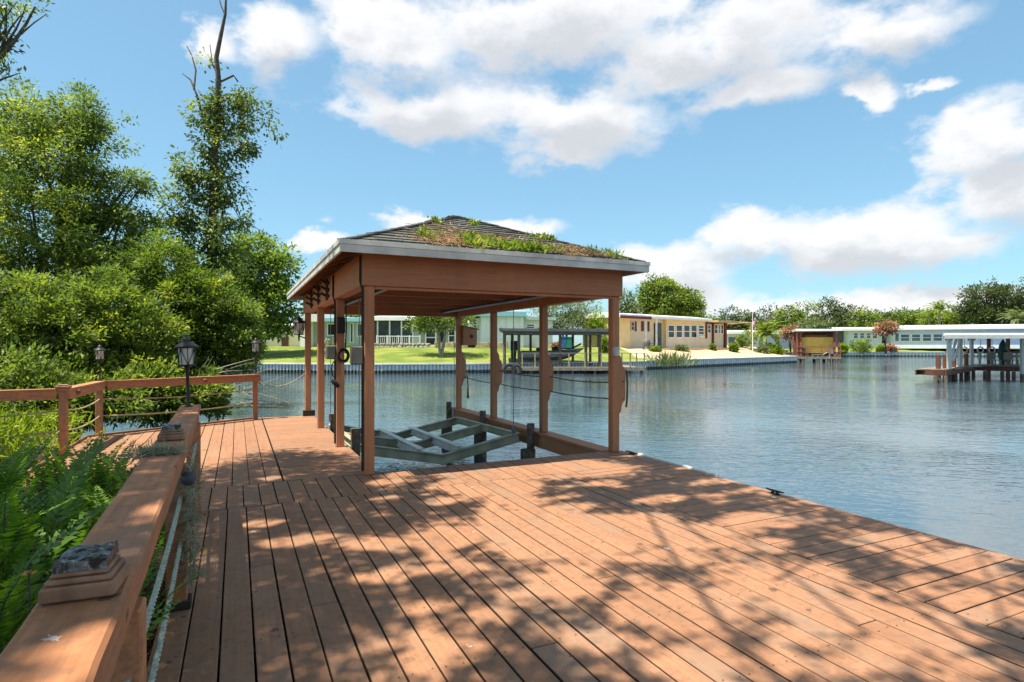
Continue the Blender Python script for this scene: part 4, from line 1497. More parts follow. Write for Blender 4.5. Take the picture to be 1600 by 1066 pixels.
rail_seg(A0, A1 - (A1 - A0).normalized() * 0.075, ('rail_x', 'rail_x'))
rail_seg(A1 - (A2 - A1).normalized() * 0.06, A2)
rail_seg(A2 + (A3 - A2).normalized() * 0.075, A3 + (A3 - A2).normalized() * 0.06, ('rail_x', 'rail_x'))
for q in (Vector((-3.9, 8.92, 0)), A1, A2, A3):
    p_ = q - O_
    MB().bbox(p_.x - 0.052, p_.x + 0.034, p_.y - 0.05, p_.y + 0.05, -0.12, FZ - 0.042, 0.006).build('post', M['rail'], FR)
for (z, lab) in ((0.58, 'upper sagging rope of the far left railing'), (0.32, 'lower sagging rope of the far left railing')):
    t = thing('railing_rope', lab, 'rope', A0)
    pl = [A0, Vector((-3.9, 8.92, 0)), A1, A2, A3]
    pts = []
    for i in range(len(pl) - 1):
        seg = sag(pl[i] + Vector((0.0, 0, z)), pl[i + 1] + Vector((0.0, 0, z)), 0.05, 10)
        pts += seg if i == 0 else seg[1:]
    MB().tube([q - A0 for q in pts], 0.011, 6).build('strand', M['timber'], t, True)
for (q, lab) in ((A1 + Vector((0.085, 0.25, 0.79)), 'small brown spotlight on the far railing near its bend'), (A2.lerp(A3, 0.60) + Vector((0.065, -0.075, 0.79)), 'small brown spotlight halfway along the diagonal far railing')):
    t = thing('rail_spotlight', lab, 'spotlight', q)
    MB().lathe([(0.02, -0.03), (0.038, -0.015), (0.040, 0.02), (0.025, 0.035)], (0, 0, 0), 12).build('housing', M['brown'], t, True)
# post top block on the rail at the left
t = thing('post_cap', 'flat brown block on top of the far left railing post', 'post cap', (A1.x - 0.01, A1.y, FZ + 0.002))
mb = MB()
mb.bbox(-0.075, 0.075, -0.075, 0.075, 0.0, 0.03, 0.004)
mb.bbox(-0.055, 0.055, -0.055, 0.055, 0.031, 0.048, 0.004)
mb.build('block', M['capwood'], t)
lantern('dark lantern on the bend of the far railing against the shrubs', (A2.x, A2.y, FZ + 0.002), 0.32, 0.95, 0.4)
lantern('dark lantern among leaves on the end post of the far railing', (A3.x, A3.y, FZ + 0.002), 0.42, 1.1, 0.1)
lantern('lantern with a hanging tail on an arm from the far left boathouse post', (1.12, 12.30, 1.62), 0.0, 1.5, 0.0, 0, False, (0.128, 0.06, -0.06))
cable_thing('mooring_rope', 'slack rope from the end of the far railing to the far left boathouse post', sag((0.36, 12.24, 0.70), (1.25, 12.45, 0.85), 0.16), 0.011, 'twig', 'rope')


# ------------------------------------------------------------------ Spanish moss
def moss(name, label, centre, spread, n, length, fall, seed, parent=None, piece='moss'):
    rng = np.random.default_rng(seed)
    t = thing(name, label, 'moss', centre)
    P = rng.normal(size=(n, 3)) * np.array(spread)
    P[:, 2] -= fall * rng.random(n)
    D = unit(rng.normal(size=(n, 3)) * 0.8 + np.array([0, 0, -0.5 if fall > 0 else 0.05]))
    leaf_mesh('tuft', P, D, unit(rng.normal(size=(n, 3))), length * rng.uniform(0.5, 1.5, n), np.full(n, 0.004), rng.random(n), M['moss'], t)
    return t


moss('spanish_moss', 'grey clump of moss lying across the near cap rail', (-0.33, 3.12, RZ + 0.012), (0.055, 0.022, 0.006), 900, 0.045, 0.0, 3)
moss('spanish_moss', 'long grey beard of moss hanging down the middle near railing post', (-0.215, 3.50, 0.78), (0.013, 0.02, 0.02), 1500, 0.05, 0.60, 4)


# ------------------------------------------------------------------ ferns and ground plants
def fern(label, loc, n_fr, length, seed, group='ferns beside the near railing', mat='fern', up=1.0, name='fern'):
    rng = np.random.default_rng(seed)
    t = thing(name, label, 'fern', loc, 0, group)
    Ps, Ds, Ns, Ls, Ws, Ts = [], [], [], [], [], []
    mb = MB()
    for f in range(n_fr):
        a_ = rng.uniform(0, 2 * math.pi)
        ln = length * rng.uniform(0.65, 1.15)
        lean = rng.uniform(0.12, 0.75) / up
        base = np.array([rng.normal() * 0.05, rng.normal() * 0.05, 0.0])
        hd = np.array([math.cos(a_), math.sin(a_), 0])
        npn = 38
        tint = rng.uniform(0.15, 0.85)
        pts = []
        for k_ in range(npn + 1):
            s_ = k_ / npn
            ang = lean + s_ * s_ * rng.uniform(0.7, 1.15)
            ang = min(ang, 1.9)
            pts.append((s_, ang))
        pos = base.copy()
        path = [pos.copy()]
        for k_ in range(npn):
            ang = pts[k_][1]
            pos = pos + (hd * math.sin(ang) + np.array([0, 0, math.cos(ang)])) * ln / npn
            path.append(pos.copy())
        mb.tube([path[i] for i in range(0, npn + 1, 7)], [0.004, 0.0035, 0.003, 0.0025, 0.002, 0.0015][:len(range(0, npn + 1, 7))], 4, False)
        side = np.array([-hd[1], hd[0], 0])
        for k_ in range(2, npn + 1):
            s_ = k_ / npn
            tan = unit((path[k_] - path[k_ - 1])[None])[0]
            wl = 0.105 * ln * (math.sin(math.pi * min(1, s_ * 0.86 + 0.16)) ** 0.7) * rng.uniform(0.85, 1.1)
            nr = np.cross(side, tan)
            for sg in (-1, 1):
                Ps.append(path[k_])
                Ds.append(unit((side * sg + tan * 0.35 + rng.normal(size=3) * 0.1)[None])[0])
                Ns.append(nr + rng.normal(size=3) * 0.15)
                Ls.append(wl)
                Ws.append(ln / npn * 1.05)
                Ts.append(tint + rng.normal() * 0.08)
    mb.build('frond_stems', M['leaf_dark'] if False else M['bark'], t)
    leaf_mesh('fronds', np.array(Ps), np.array(Ds), unit(np.array(Ns)), np.array(Ls), np.array(Ws), np.array(Ts), M[mat], t)
    return t


rs = random.Random(5)
spots = []
for v in np.arange(1.0, 6.2, 0.42):
    for u in (-0.66, -1.02, -1.42, -1.86):
        if v > 5.4 and u > -0.7:
            continue
        spots.append((u + rs.uniform(-.12, .12), v + rs.uniform(-.16, .16)))
for i, (u, v) in enumerate(spots):
    far = v > 4.6
    fern('green sword fern in the dense bed left of the near railing', (u, v, -0.095), 17 if v < 3 else 13,
         rs.uniform(0.80, 1.05) * (0.80 if u > -0.8 else 1.0) * (0.92 if far else 1.0), 100 + i, up=1.15)
# a bright grassy bank behind the far railing
for i in range(16):
    u, v = rs.uniform(-4.4, -2.35), rs.uniform(6.2, 10.6)
    rng = np.random.default_rng(300 + i)
    t = thing('grass_clump', 'bright yellow green leafy clump behind the far left railing', 'plant', (u, v, -0.095), 0, 'bright plants behind the far left railing')
    n = 420
    P = rng.normal(size=(n, 3)) * np.array([0.26, 0.26, 0.0])
    P[:, 2] = rng.random(n) * 0.55
    D = unit(rng.normal(size=(n, 3)) * 0.6 + np.array([0, 0, 0.55]))
    leaf_mesh('blades', P, D, unit(rng.normal(size=(n, 3)) + np.array([0, 0, 0.6])), rng.uniform(0.10, 0.24, n), rng.uniform(0.014, 0.028, n), rng.random(n), M['leaf_yellow'], t, 'stuff')
# low leafy plants and the flower at the left edge
for i, (u, v, h) in enumerate(((-1.0, 1.9, 0.5), (-0.75, 1.35, 0.35), (-1.25, 2.4, 0.5))):
    rng = np.random.default_rng(340 + i)
    t = thing('leafy_weed', 'broad leaved green weed low among the ferns', 'plant', (u, v, -0.095), 0, 'weeds among the ferns')
    n = 130
    P = rng.normal(size=(n, 3)) * np.array([0.16, 0.16, 0.0])
    P[:, 2] = rng.random(n) * h
    D = unit(rng.normal(size=(n, 3)) + np.array([0, 0, 0.25]))
    leaf_mesh('leaves', P, D, unit(rng.normal(size=(n, 3)) * 0.5 + np.array([0, 0, 1])), rng.uniform(0.07, 0.13, n), rng.uniform(0.035, 0.06, n), rng.random(n), M['leaf_bright'], t)
fp = pt(45, 898, 1.75)
t = thing('flower', 'single small orange flower among the ferns at the left', 'flower', (fp.x, fp.y, -0.09))
hz = fp.z + 0.09
MB().tube([(0.02, 0, 0), (0.01, 0, hz * 0.5), (0, 0, hz)], 0.0025, 5).build('stem', M['bark'], t)
mb = MB()
for k_ in range(8):
    a_ = 2 * math.pi * k_ / 8
    mb.add([(0, 0, hz), (0.012 * math.cos(a_ - .35), 0.012 * math.sin(a_ - .35), hz + 0.004), (0.026 * math.cos(a_), 0.026 * math.sin(a_), hz + 0.006), (0.012 * math.cos(a_ + .35), 0.012 * math.sin(a_ + .35), hz + 0.004)], [(0, 1, 2, 3)])
mb.build('petals', M['flower'], t)
MB().lathe([(0.003, hz + 0.002), (0.008, hz + 0.006), (0.005, hz + 0.012)], (0, 0, 0), 8).build('flower_centre', M['capwood'], t)
# litter of pine straw on the soil beside the deck
rng = np.random.default_rng(9)
n = 9000
P = np.stack([rng.uniform(-0.62, -0.37, n), rng.uniform(0.8, 5.6, n), -0.088 + rng.random(n) * 0.05], 1)
D = unit(rng.normal(size=(n, 3)) * np.array([1, 1, 0.25]))
so_ = leaf_mesh('pine_straw', P, D, unit(rng.normal(size=(n, 3)) + np.array([0, 0, 1.5])), rng.uniform(0.05, 0.14, n), np.full(n, 0.004), rng.random(n), M['needle_litter'])
tag(so_, 'brown pine straw litter along the foot of the near railing', 'litter', kind='stuff')

# ------------------------------------------------------------------ plants and straw on the boathouse roof
rng = np.random.default_rng(21)


def roof_pts(n, cu, cv, su, sv):
    u = cu + rng.normal(size=n) * su
    v = cv + rng.normal(size=n) * sv
    ok = (v > V0 + 0.02) & (np.minimum(u - E0, E1 - u) > (v - V0) + 0.02) & (v < V0 + HALF)
    u, v = u[ok], v[ok]
    return np.stack([u, v, ZE + (v - V0) * SL + 0.03], 1)


P = np.concatenate([roof_pts(1500, 2.22, 6.30, 0.22, 0.12), roof_pts(1500, 3.85, 6.28, 0.28, 0.12), roof_pts(500, 2.9, 6.6, 0.4, 0.15), roof_pts(600, 2.40, 6.75, 0.25, 0.22)])
n = len(P)
D = unit(rng.normal(size=(n, 3)) * np.array([1, 0.7, 0.12]) + np.array([0, 0, 0.02]))
D[:, 2] += D[:, 1] * SL
so_ = leaf_mesh('roof_straw', P + rng.random((n, 1)) * np.array([0, 0, 0.02]), unit(D), unit(rng.normal(size=(n, 3)) + np.array([0, 0, 2])), rng.uniform(0.06, 0.16, n), np.full(n, 0.006), rng.random(n), M['straw'])
tag(so_, 'tan fallen straw lying on the front roof slope', 'litter', kind='stuff')


def roof_plant(label, u, v, su, h, n, mat, seed, L=0.10, W=0.025):
    rng = np.random.default_rng(seed)
    v = max(v, V0 + 0.05)
    t = thing('roof_plant', label, 'plant', (u, v, roof_z(u, v) + 0.008), 0, 'plants growing on the boathouse roof')
    P = rng.normal(size=(n, 3)) * np.array([su, 0.07, 0.0])
    P[:, 2] = P[:, 1] * SL + rng.random(n) ** 1.5 * h + 0.01
    D = unit(rng.normal(size=(n, 3)) * 0.7 + np.array([0, -0.1, 0.55]))
    leaf_mesh('leaves', P, D, unit(rng.normal(size=(n, 3)) + np.array([0, 0, 0.5])), L * rng.uniform(0.6, 1.3, n), W * rng.uniform(0.7, 1.3, n), np.clip(rng.normal(0.55, 0.25, n), 0, 1), M[mat], t)
    return t


roof_plant('long bright green plant bed at the front roof eave', 3.12, 6.27, 0.20, 0.035, 480, 'leaf_bright', 1, 0.085, 0.034)
roof_plant('dark green end of the plant bed on the front roof eave', 2.72, 6.30, 0.12, 0.03, 170, 'leaf_mid', 2, 0.08, 0.03)
roof_plant('small green tuft left of centre on the front roof slope', 1.95, 6.42, 0.04, 0.06, 70, 'leaf_bright', 3)
roof_plant('small green tuft on the roof between straw and plant bed', 2.42, 6.22, 0.05, 0.06, 100, 'leaf_bright', 4)
roof_plant('dark clump on the left hip of the roof', 2.38, 7.38, 0.04, 0.04, 60, 'leaf_vine', 5, 0.07, 0.03)
roof_plant('dark fern row along the right hip of the roof', 3.75, 6.95, 0.10, 0.03, 90, 'leaf_vine', 6, 0.07, 0.03)
roof_plant('dark tuft near the peak of the roof', 2.98, 7.50, 0.04, 0.03, 50, 'leaf_dark', 7, 0.07, 0.03)
roof_plant('dry yellowish tuft toward the right eave corner', 4.15, 6.32, 0.06, 0.05, 100, 'leaf_grey', 8, 0.08, 0.02)
roof_plant('little green tuft nearest the right eave corner', 4.40, 6.22, 0.05, 0.05, 80, 'leaf_mid', 9, 0.08, 0.02)
roof_plant('dark ragged fern patch above the straw on the roof', 2.62, 6.62, 0.16, 0.04, 110, 'leaf_dark', 10, 0.07, 0.025)


# ------------------------------------------------------------------ trees that shade the deck (stand behind and left of the photographer)
LIT = [(860, 733, 130, 15), (760, 760, 90, 14), (590, 850, 70, 10), (690, 845, 40, 25),
       (700, 880, 40, 18), (800, 800, 60, 22), (830, 850, 70, 28), (930, 838, 75, 36), (1010, 815, 60, 14), (1080, 838, 90, 20),
       (1190, 815, 80, 12), (1060, 950, 110, 36), (1100, 1040, 90, 36), (1240, 905, 100, 24), (1330, 960, 110, 24), (1440, 1000, 110, 26),
       (1540, 950, 110, 30), (1500, 872, 110, 14), (880, 915, 60, 30), (590, 1010, 30, 14), (930, 1000, 60, 22), (1380, 845, 80, 12),
       (1330, 1040, 60, 18), (180, 1000, 60, 25), (200, 860, 50, 20), (1570, 1045, 60, 20), (760, 960, 40, 18), (650, 1050, 60, 10)]


def deck_px(u, v):
    Zc = u * FX + v * FY
    Xc = u * FY - v * FX
    return CX + F_PX * Xc / np.maximum(Zc, 0.05), HORIZON + F_PX * CAM_H / np.maximum(Zc, 0.05)


rng = np.random.default_rng(77)
cl = []
tries = 0
while len(cl) < 1650 and tries < 40000:
    tries += 1
    u, v = rng.uniform(-2.3, 5.6), rng.uniform(-2.0, 8.6)
    if u > 1.5 and v > 6.1:
        continue
    if v > 8.0 + 0.35 * math.sin(u * 4.0) - 0.45 * (u < 0):
        continue
    px_, py_ = deck_px(np.array(u), np.array(v))
    if any(((px_ - a) / b) ** 2 + ((py_ - c_) / d_) ** 2 < 1.45 for (a, c_, b, d_) in LIT):
        continue
    if rng.random() < 0.08:
        continue
    cl.append((u, v, rng.uniform(6.4, 8.6)))
cl = np.array(cl)
slope_xy = np.array([sun_dir.x / sun_dir.z, sun_dir.y / sun_dir.z])
CC = cl.copy()
CC[:, :2] += slope_xy * cl[:, 2:3]
half = np.where(CC[:, 0] < 0.4, 0, 1)
HOLES = [(rng.uniform(-1.6, 5.2), rng.uniform(0.2, 8.0), rng.uniform(0.05, 0.16), rng.uniform(0.8, 2.2)) for _ in range(190)]
HOLES = [h_ for k_, h_ in enumerate(HOLES) if h_[0] > 1.3 or k_ % 2]
for side, (tb, lab, nm) in enumerate((((-5.6, -3.2, -0.1), 'large leafy tree behind the photographer, branches shading the left of the deck', 'shade_tree'),
                                      ((-0.9, -5.0, -0.1), 'tall leafy tree behind the photographer, branches shading the right of the deck', 'shade_tree'))):
    tb = Vector(tb)
    t = thing(nm, lab, 'tree', tb, 0, 'trees shading the deck')
    C = CC[half == side] - np.array(tb)
    per = 100
    P = np.repeat(C, per, 0) + rng.normal(size=(len(C) * per, 3)) * np.array([0.17, 0.17, 0.15])
    # sunlit openings between the boughs
    Wp = P + np.array(tb)
    px_, py_ = deck_px(Wp[:, 0] - slope_xy[0] * Wp[:, 2], Wp[:, 1] - slope_xy[1] * Wp[:, 2])
    inside = np.zeros(len(P), bool)
    for (a, c_, b, d_) in LIT:
        inside |= ((px_ - a) / b) ** 2 + ((py_ - c_) / d_) ** 2 < 1.0
    sx_, sy_ = Wp[:, 0] - slope_xy[0] * Wp[:, 2], Wp[:, 1] - slope_xy[1] * Wp[:, 2]
    for (hu, hv, hr_, hk) in HOLES:
        inside |= ((sx_ - hu) / (hr_ * hk)) ** 2 + ((sy_ - hv) / hr_) ** 2 < 1.0
    P = P[~inside | (rng.random(len(P)) < 0.03)]
    n = len(P)
    D = unit(rng.normal(size=(n, 3)) + np.array([0, 0, -0.2]))
    leaf_mesh('crown', P, D, unit(rng.normal(size=(n, 3)) * 0.7 + np.array([0, 0, 1])), rng.uniform(0.07, 0.13, n), rng.uniform(0.035, 0.06, n), rng.random(n), M['leaf_mid'], t)
    mb = MB()
    fork = Vector((0.3, 0.6, 6.2))
    limb(mb, (0, 0, -0.2), fork, 0.28, 0.20, 0.03, 6, 10, side)
    order = np.argsort(C[:, 0] + 2 * C[:, 1])
    for k_ in range(6):
        seg = C[order[int(len(order) * (k_ + 0.5) / 6)]]
        e = Vector(seg) + Vector((0, 0, -0.3))
        limb(mb, fork, e, 0.045, 0.015, 0.12, 8, 7, k_ + 10 * side)
        for q in range(5):
            j_ = order[min(len(order) - 1, int(len(order) * (k_ + q / 5) / 6))]
            limb(mb, fork.lerp(e, 0.55 + 0.08 * q), Vector(C[j_]), 0.018, 0.006, 0.06, 5, 5, k_ * 7 + q)
    mb.build('trunk', M['bark'], t, True)

# ------------------------------------------------------------------ near trees and shrubs at the left
BK = -0.1


def base_at(px, Z, z=BK):
    p_ = pt(px, 600, Z)
    return Vector((p_.x, p_.y, z))


tree('broadleaf_tree', 'large dark green tree filling the upper left of the picture', base_at(60, 17.5),
     [plobe(25, 195, 75, 55, 17, 1.6), plobe(125, 190, 58, 42, 17, 1.5), plobe(95, 255, 85, 58, 16.5, 1.8), plobe(50, 340, 95, 70, 16, 1.8),
      plobe(150, 320, 48, 48, 17, 1.4), plobe(125, 390, 60, 50, 16.5, 1.5), plobe(205, 285, 30, 14, 17, 0.6), plobe(-60, 300, 80, 110, 17, 2.0), plobe(40, 440, 90, 50, 16, 1.6), plobe(150, 440, 55, 40, 16.5, 1.2), plobe(190, 350, 26, 40, 17, 0.9), plobe(205, 405, 45, 45, 17, 1.2), plobe(230, 360, 20, 26, 17.5, 0.8)],
     0.20, 'leaf_dark', 2300, 46, 0.14, 0.105, 0.048, seed=3, shell=0.25, gap_min=-0.75)
tree('overhanging_branch_tree', 'leafy branch tips hanging into the top left corner', base_at(-120, 13.5),
     [plobe(10, 12, 42, 18, 13, 0.5), plobe(55, 14, 22, 12, 13, 0.35), plobe(6, 60, 10, 40, 13, 0.2), plobe(10, 112, 20, 16, 13, 0.3), plobe(-90, 20, 70, 60, 13, 1.0)],
     0.14, 'leaf_dark', 150, 34, 0.12, 0.11, 0.045, seed=4, shell=0.2, trunk_to=0.8)
SHR = [('tall rounded evergreen shrub at the left edge behind the railing', 60, 11.6,
        [(40, 480, 75, 55), (90, 520, 70, 60), (20, 570, 80, 60), (110, 600, 60, 45), (-40, 500, 70, 90), (30, 625, 90, 30)], 'leaf_mid', 11),
       ('broad evergreen shrub behind the left railing corner', 190, 12.6,
        [(165, 470, 55, 45), (200, 520, 75, 60), (150, 560, 70, 60), (230, 580, 60, 45), (190, 620, 60, 30)], 'leaf_mid', 12),
       ('tallest bushy shrub rising below the vine covered tree', 275, 14.2,
        [(255, 415, 48, 42), (290, 460, 50, 45), (240, 475, 55, 50), (300, 520, 55, 45), (260, 560, 60, 50)], 'leaf_bright', 13),
       ('shrub leaning over the water right of the railing lantern', 345, 14.6,
        [(335, 480, 42, 45), (372, 500, 32, 38), (345, 545, 48, 36), (385, 545, 22, 26), (320, 590, 36, 28)], 'leaf_mid', 14)]
for (lab, px_, Z, lobs, lm, sd_) in SHR:
    tree('evergreen_shrub', lab, base_at(px_, Z), [plobe(a, b, c_ * 0.92, d_ * 0.92, Z, 0.85) for (a, b, c_, d_) in lobs], 0.06, lm,
         1000, 46, 0.085, 0.095, 0.038, seed=sd_, shell=0.35, cat='shrub', stems=3, trunk_to=0.35, group='shrubs behind the left railing', hang=0.0)
for i, (px_, py_, w, h, lab) in enumerate(((40, 660, 120, 75, 'low undergrowth at the far left below the shrubs'), (150, 655, 110, 65, 'low undergrowth behind the left railing bend'),
                                       (235, 655, 90, 60, 'low undergrowth under the diagonal railing'), (300, 650, 70, 50, 'low undergrowth left of the dead twigs'), (-10, 690, 160, 95, 'leafy undergrowth cut by the left picture edge'))):
    bush('undergrowth', lab, px_, py_, (10.6, 11.0, 12.0, 12.6, 10.0)[i], w * 1.45, h * 1.25, 'leaf_mid', 700 + i, 'undergrowth behind the left railing', 420, 30, 0.10, 0.04, BK)
# dead grey brush at the water's edge
t = thing('dead_brush', 'tangle of bare grey twigs at the water beyond the far railing', 'brush', base_at(350, 13.8, -0.8))
mb = MB()
rs = random.Random(8)
org = t.location
for k_ in range(60):
    a_ = pt(rs.uniform(300, 390), rs.uniform(575, 640), rs.uniform(12.8, 14.2)) - org
    b_ = a_ + Vector((rs.uniform(-.5, .9), rs.uniform(-.6, .4), rs.uniform(-.35, .5)))
    limb(mb, a_, b_, 0.012, 0.004, 0.12, 5, 5, k_)
for k_ in range(5):
    limb(mb, (rs.uniform(-1, .2), rs.uniform(-.3, .3), -0.3), pt(rs.uniform(310, 380), rs.uniform(580, 610), 13.5) - org, 0.03, 0.012, 0.1, 6, 6, 90 + k_)
mb.build('twigs', M['twig'], t)
t2 = thing('dead_branch', 'bare branch reaching from the shrubs over the water', 'branch', pt(335, 590, 14))
mb = MB()
limb(mb, (0, 0, 0), pt(410, 572, 14.4) - t2.location, 0.016, 0.004, 0.06, 7, 5, 3)
limb(mb, (0.2, 0, 0.05), pt(395, 556, 14.2) - t2.location, 0.010, 0.003, 0.08, 6, 5, 5)
mb.build('twigs', M['twig'], t2)

# vine covered dead tree
ZV = 20.0
vb = base_at(330, ZV)
t = thing('vine_covered_tree', 'tall dead tree wrapped in dark vines with bare top', 'tree', vb)
mb = MB()
trunk_px = [(335, 620), (332, 520), (330, 420), (333, 330), (335, 240), (340, 170), (341, 120), (338, 90), (345, 55), (352, 22), (354, -25)]
tp = [pt(a, b, ZV) - vb for a, b in trunk_px]
mb.tube(tp, [0.22, 0.20, 0.17, 0.14, 0.12, 0.10, 0.085, 0.075, 0.065, 0.045, 0.02], 9)
for (pp, r0, r1) in (([(352, 24), (345, 8), (340, -15)], 0.03, 0.012), ([(318, 190), (308, 150), (298, 125), (285, 115)], 0.05, 0.015), ([(303, 140), (306, 110), (300, 88), (292, 72)], 0.035, 0.015),
                     ([(341, 120), (332, 100), (328, 70)], 0.03, 0.012), ([(340, 130), (365, 118), (372, 128)], 0.04, 0.03),
                     ([(345, 260), (365, 310), (378, 345), (430, 372)], 0.03, 0.006), ([(350, 300), (380, 350), (395, 335)], 0.02, 0.006), ([(355, 270), (385, 300), (392, 330), (375, 340)], 0.015, 0.006)):
    pts = [pt(a, b, ZV + 0.1 * i) - vb for i, (a, b) in enumerate(pp)]
    mb.tube(pts, [r0 + (r1 - r0) * i / (len(pts) - 1) for i in range(len(pts))], 6)
mb.build('trunk', M['bark'], t, True)
lob = [plobe(a, b, c_, d_, ZV, dp) for (a, b, c_, d_, dp) in (
    (345, 160, 30, 32, .5), (385, 150, 28, 18, .5), (372, 190, 28, 35, .5), (325, 180, 22, 30, .4), (412, 180, 14, 18, .3), (340, 225, 36, 35, .6), (385, 225, 14, 22, .3),
    (310, 265, 34, 34, .7), (345, 285, 32, 36, .7), (295, 320, 36, 38, .8), (340, 345, 38, 45, .8), (275, 355, 26, 34, .6), (320, 95, 8, 11, .2), (432, 208, 8, 4, .15), (330, 400, 46, 40, .8), (280, 400, 36, 30, .7), (378, 330, 10, 30, .2))]
lob = [(x - vb.x, y - vb.y, z - vb.z, a, b, c_) for (x, y, z, a, b, c_) in lob]
crown('vines', lob, 800, 30, 0.14, 0.13, 0.075, M['leaf_vine'], t, 23, 0.3, droop=0.25, hang=0.45, gap_min=-0.3)

# ------------------------------------------------------------------ far bank: seawalls
def seawall(label, path, top, depth=1.2, pitch=0.28, group='seawalls along the far bank'):
    org = cw(path[0][0], path[0][1], 0)
    t = thing('seawall', label, 'seawall', org, -YAW, group)
    x0, y0 = path[0]
    sheet, cap = MB(), MB()
    for (ax, ay), (bx, by) in zip(path, path[1:]):
        ln = math.hypot(bx - ax, by - ay)
        dx, dy = (bx - ax) / ln, (by - ay) / ln
        nx, ny = dy, -dx
        n = max(1, int(ln / pitch))
        prof = []
        for i in range(n):
            s0 = ln * i / n
            w = ln / n
            prof += [(s0, 0.0), (s0 + 0.32 * w, 0.0), (s0 + 0.45 * w, 0.16), (s0 + 0.85 * w, 0.16)]
        prof.append((ln, 0.0))
        for (sa, da), (sb, db) in zip(prof, prof[1:]):
            pa = (ax - x0 + dx * sa + nx * da, ay - y0 + dy * sa + ny * da)
            pb = (ax - x0 + dx * sb + nx * db, ay - y0 + dy * sb + ny * db)
            sheet.add([(pa[0], pa[1], WATER_Z - depth), (pb[0], pb[1], WATER_Z - depth), (pb[0], pb[1], top), (pa[0], pa[1], top)], [(0, 1, 2, 3)])
        m_ = 0.08
        cap.bar((ax - x0 + nx * m_, ay - y0 + ny * m_, top + 0.05), (bx - x0 + nx * m_, by - y0 + ny * m_, top + 0.05), 0.34, 0.10)
    sheet.build('sheet_piles', M['sheet'], t)
    cap.build('cap', M['cap'], t)
    return t


seawall('corrugated pale seawall below the left lawn', [(-60, 51.9), (-20, 46.8), (-10, 45.3), (-2.6, 46.5), (6, 49.4), (11.9, 52.9)], -0.04)
seawall('corrugated grey seawall below the sandy yard', [(12.0, 52.95), (37, 75.9), (38.6, 96)], 0.02, pitch=0.42)
seawall('distant low seawall before the right-hand white houses', [(38.7, 96.2), (50, 116.9), (72, 120.9), (95, 120.9), (200, 115.9)], 0.12, pitch=0.7)


# ------------------------------------------------------------------ houses
class Fac:
    def __init__(s, A, B):
        s.A, s.B = A, B
        s.len = math.hypot(B[0] - A[0], B[1] - A[1])

    def t(s, px):
        k = (px - CX) / F_PX
        return (k * s.A[1] - s.A[0]) / ((s.B[0] - s.A[0]) - k * (s.B[1] - s.A[1]))

    def s(s_, px):
        return s_.t(px) * s_.len

    def z(s, px, py):
        return CAM_H + (HORIZON - py) * (s.A[1] + s.t(px) * (s.B[1] - s.A[1])) / F_PX

    def root(s, name, label, cat, group=None):
        a, b = cw(*s.A), cw(*s.B)
        return thing(name, label, cat, (a.x, a.y, 0), math.atan2(b.y - a.y, b.x - a.x), group)


def fac_px(px0, Z0, px1, Z1):
    return Fac(((px0 - CX) / F_PX * Z0, Z0), ((px1 - CX) / F_PX * Z1, Z1))


def window(root, x0, x1, z0, z1, frame='white', glass='glass', rows=2, cols=1, t=0.09, y=-0.001, proud=0.07):
    fr = MB()
    fr.box(x0, x1, y - proud, y, z0, z0 + t)
    fr.box(x0, x1, y - proud, y, z1 - t, z1)
    fr.box(x0, x0 + t, y - proud, y, z0 + t, z1 - t)
    fr.box(x1 - t, x1, y - proud, y, z0 + t, z1 - t)
    for r_ in range(1, rows):
        zz = z0 + (z1 - z0) * r_ / rows
        fr.box(x0 + t, x1 - t, y - proud * 0.9, y, zz - t * 0.35, zz + t * 0.35)
    for c_ in range(1, cols):
        xx = x0 + (x1 - x0) * c_ / cols
        fr.box(xx - t * 0.35, xx + t * 0.35, y - proud * 0.9, y, z0 + t, z1 - t)
    w = fr.build('window', M[frame], root)
    for r_ in range(rows):
        for c_ in range(cols):
            xa = x0 + (x1 - x0) * c_ / cols + (t if c_ == 0 else t * 0.35)
            xb = x0 + (x1 - x0) * (c_ + 1) / cols - (t if c_ == cols - 1 else t * 0.35)
            za = z0 + (z1 - z0) * r_ / rows + (t if r_ == 0 else t * 0.35)
            zb = z0 + (z1 - z0) * (r_ + 1) / rows - (t if r_ == rows - 1 else t * 0.35)
            MB().box(xa + 0.002, xb - 0.002, y - 0.025, y - 0.003, za + 0.002, zb - 0.002).build('pane', M[glass], w)
    return w


def low_roof(root, x0, x1, y0, y1, zf, th, rise, mat='whiteroof', name='roof', oh=0.0):
    """shallow gable, ridge along the facade"""
    ym = (y0 + y1) / 2
    mb = MB()
    mb.prism([(y0, zf), (y1, zf), (y1, zf + th), (ym, zf + th + rise), (y0, zf + th)], 0, x0, x1)
    return mb.build(name, M[mat], root)


# --- yellow house
Y = fac_px(940, 63.0, 1136, 79.0)
yr = Y.root('yellow_house', 'long low yellow house with white roof and maroon trim', 'house')
zg = 0.95


def ys(px):
    return Y.s(px)


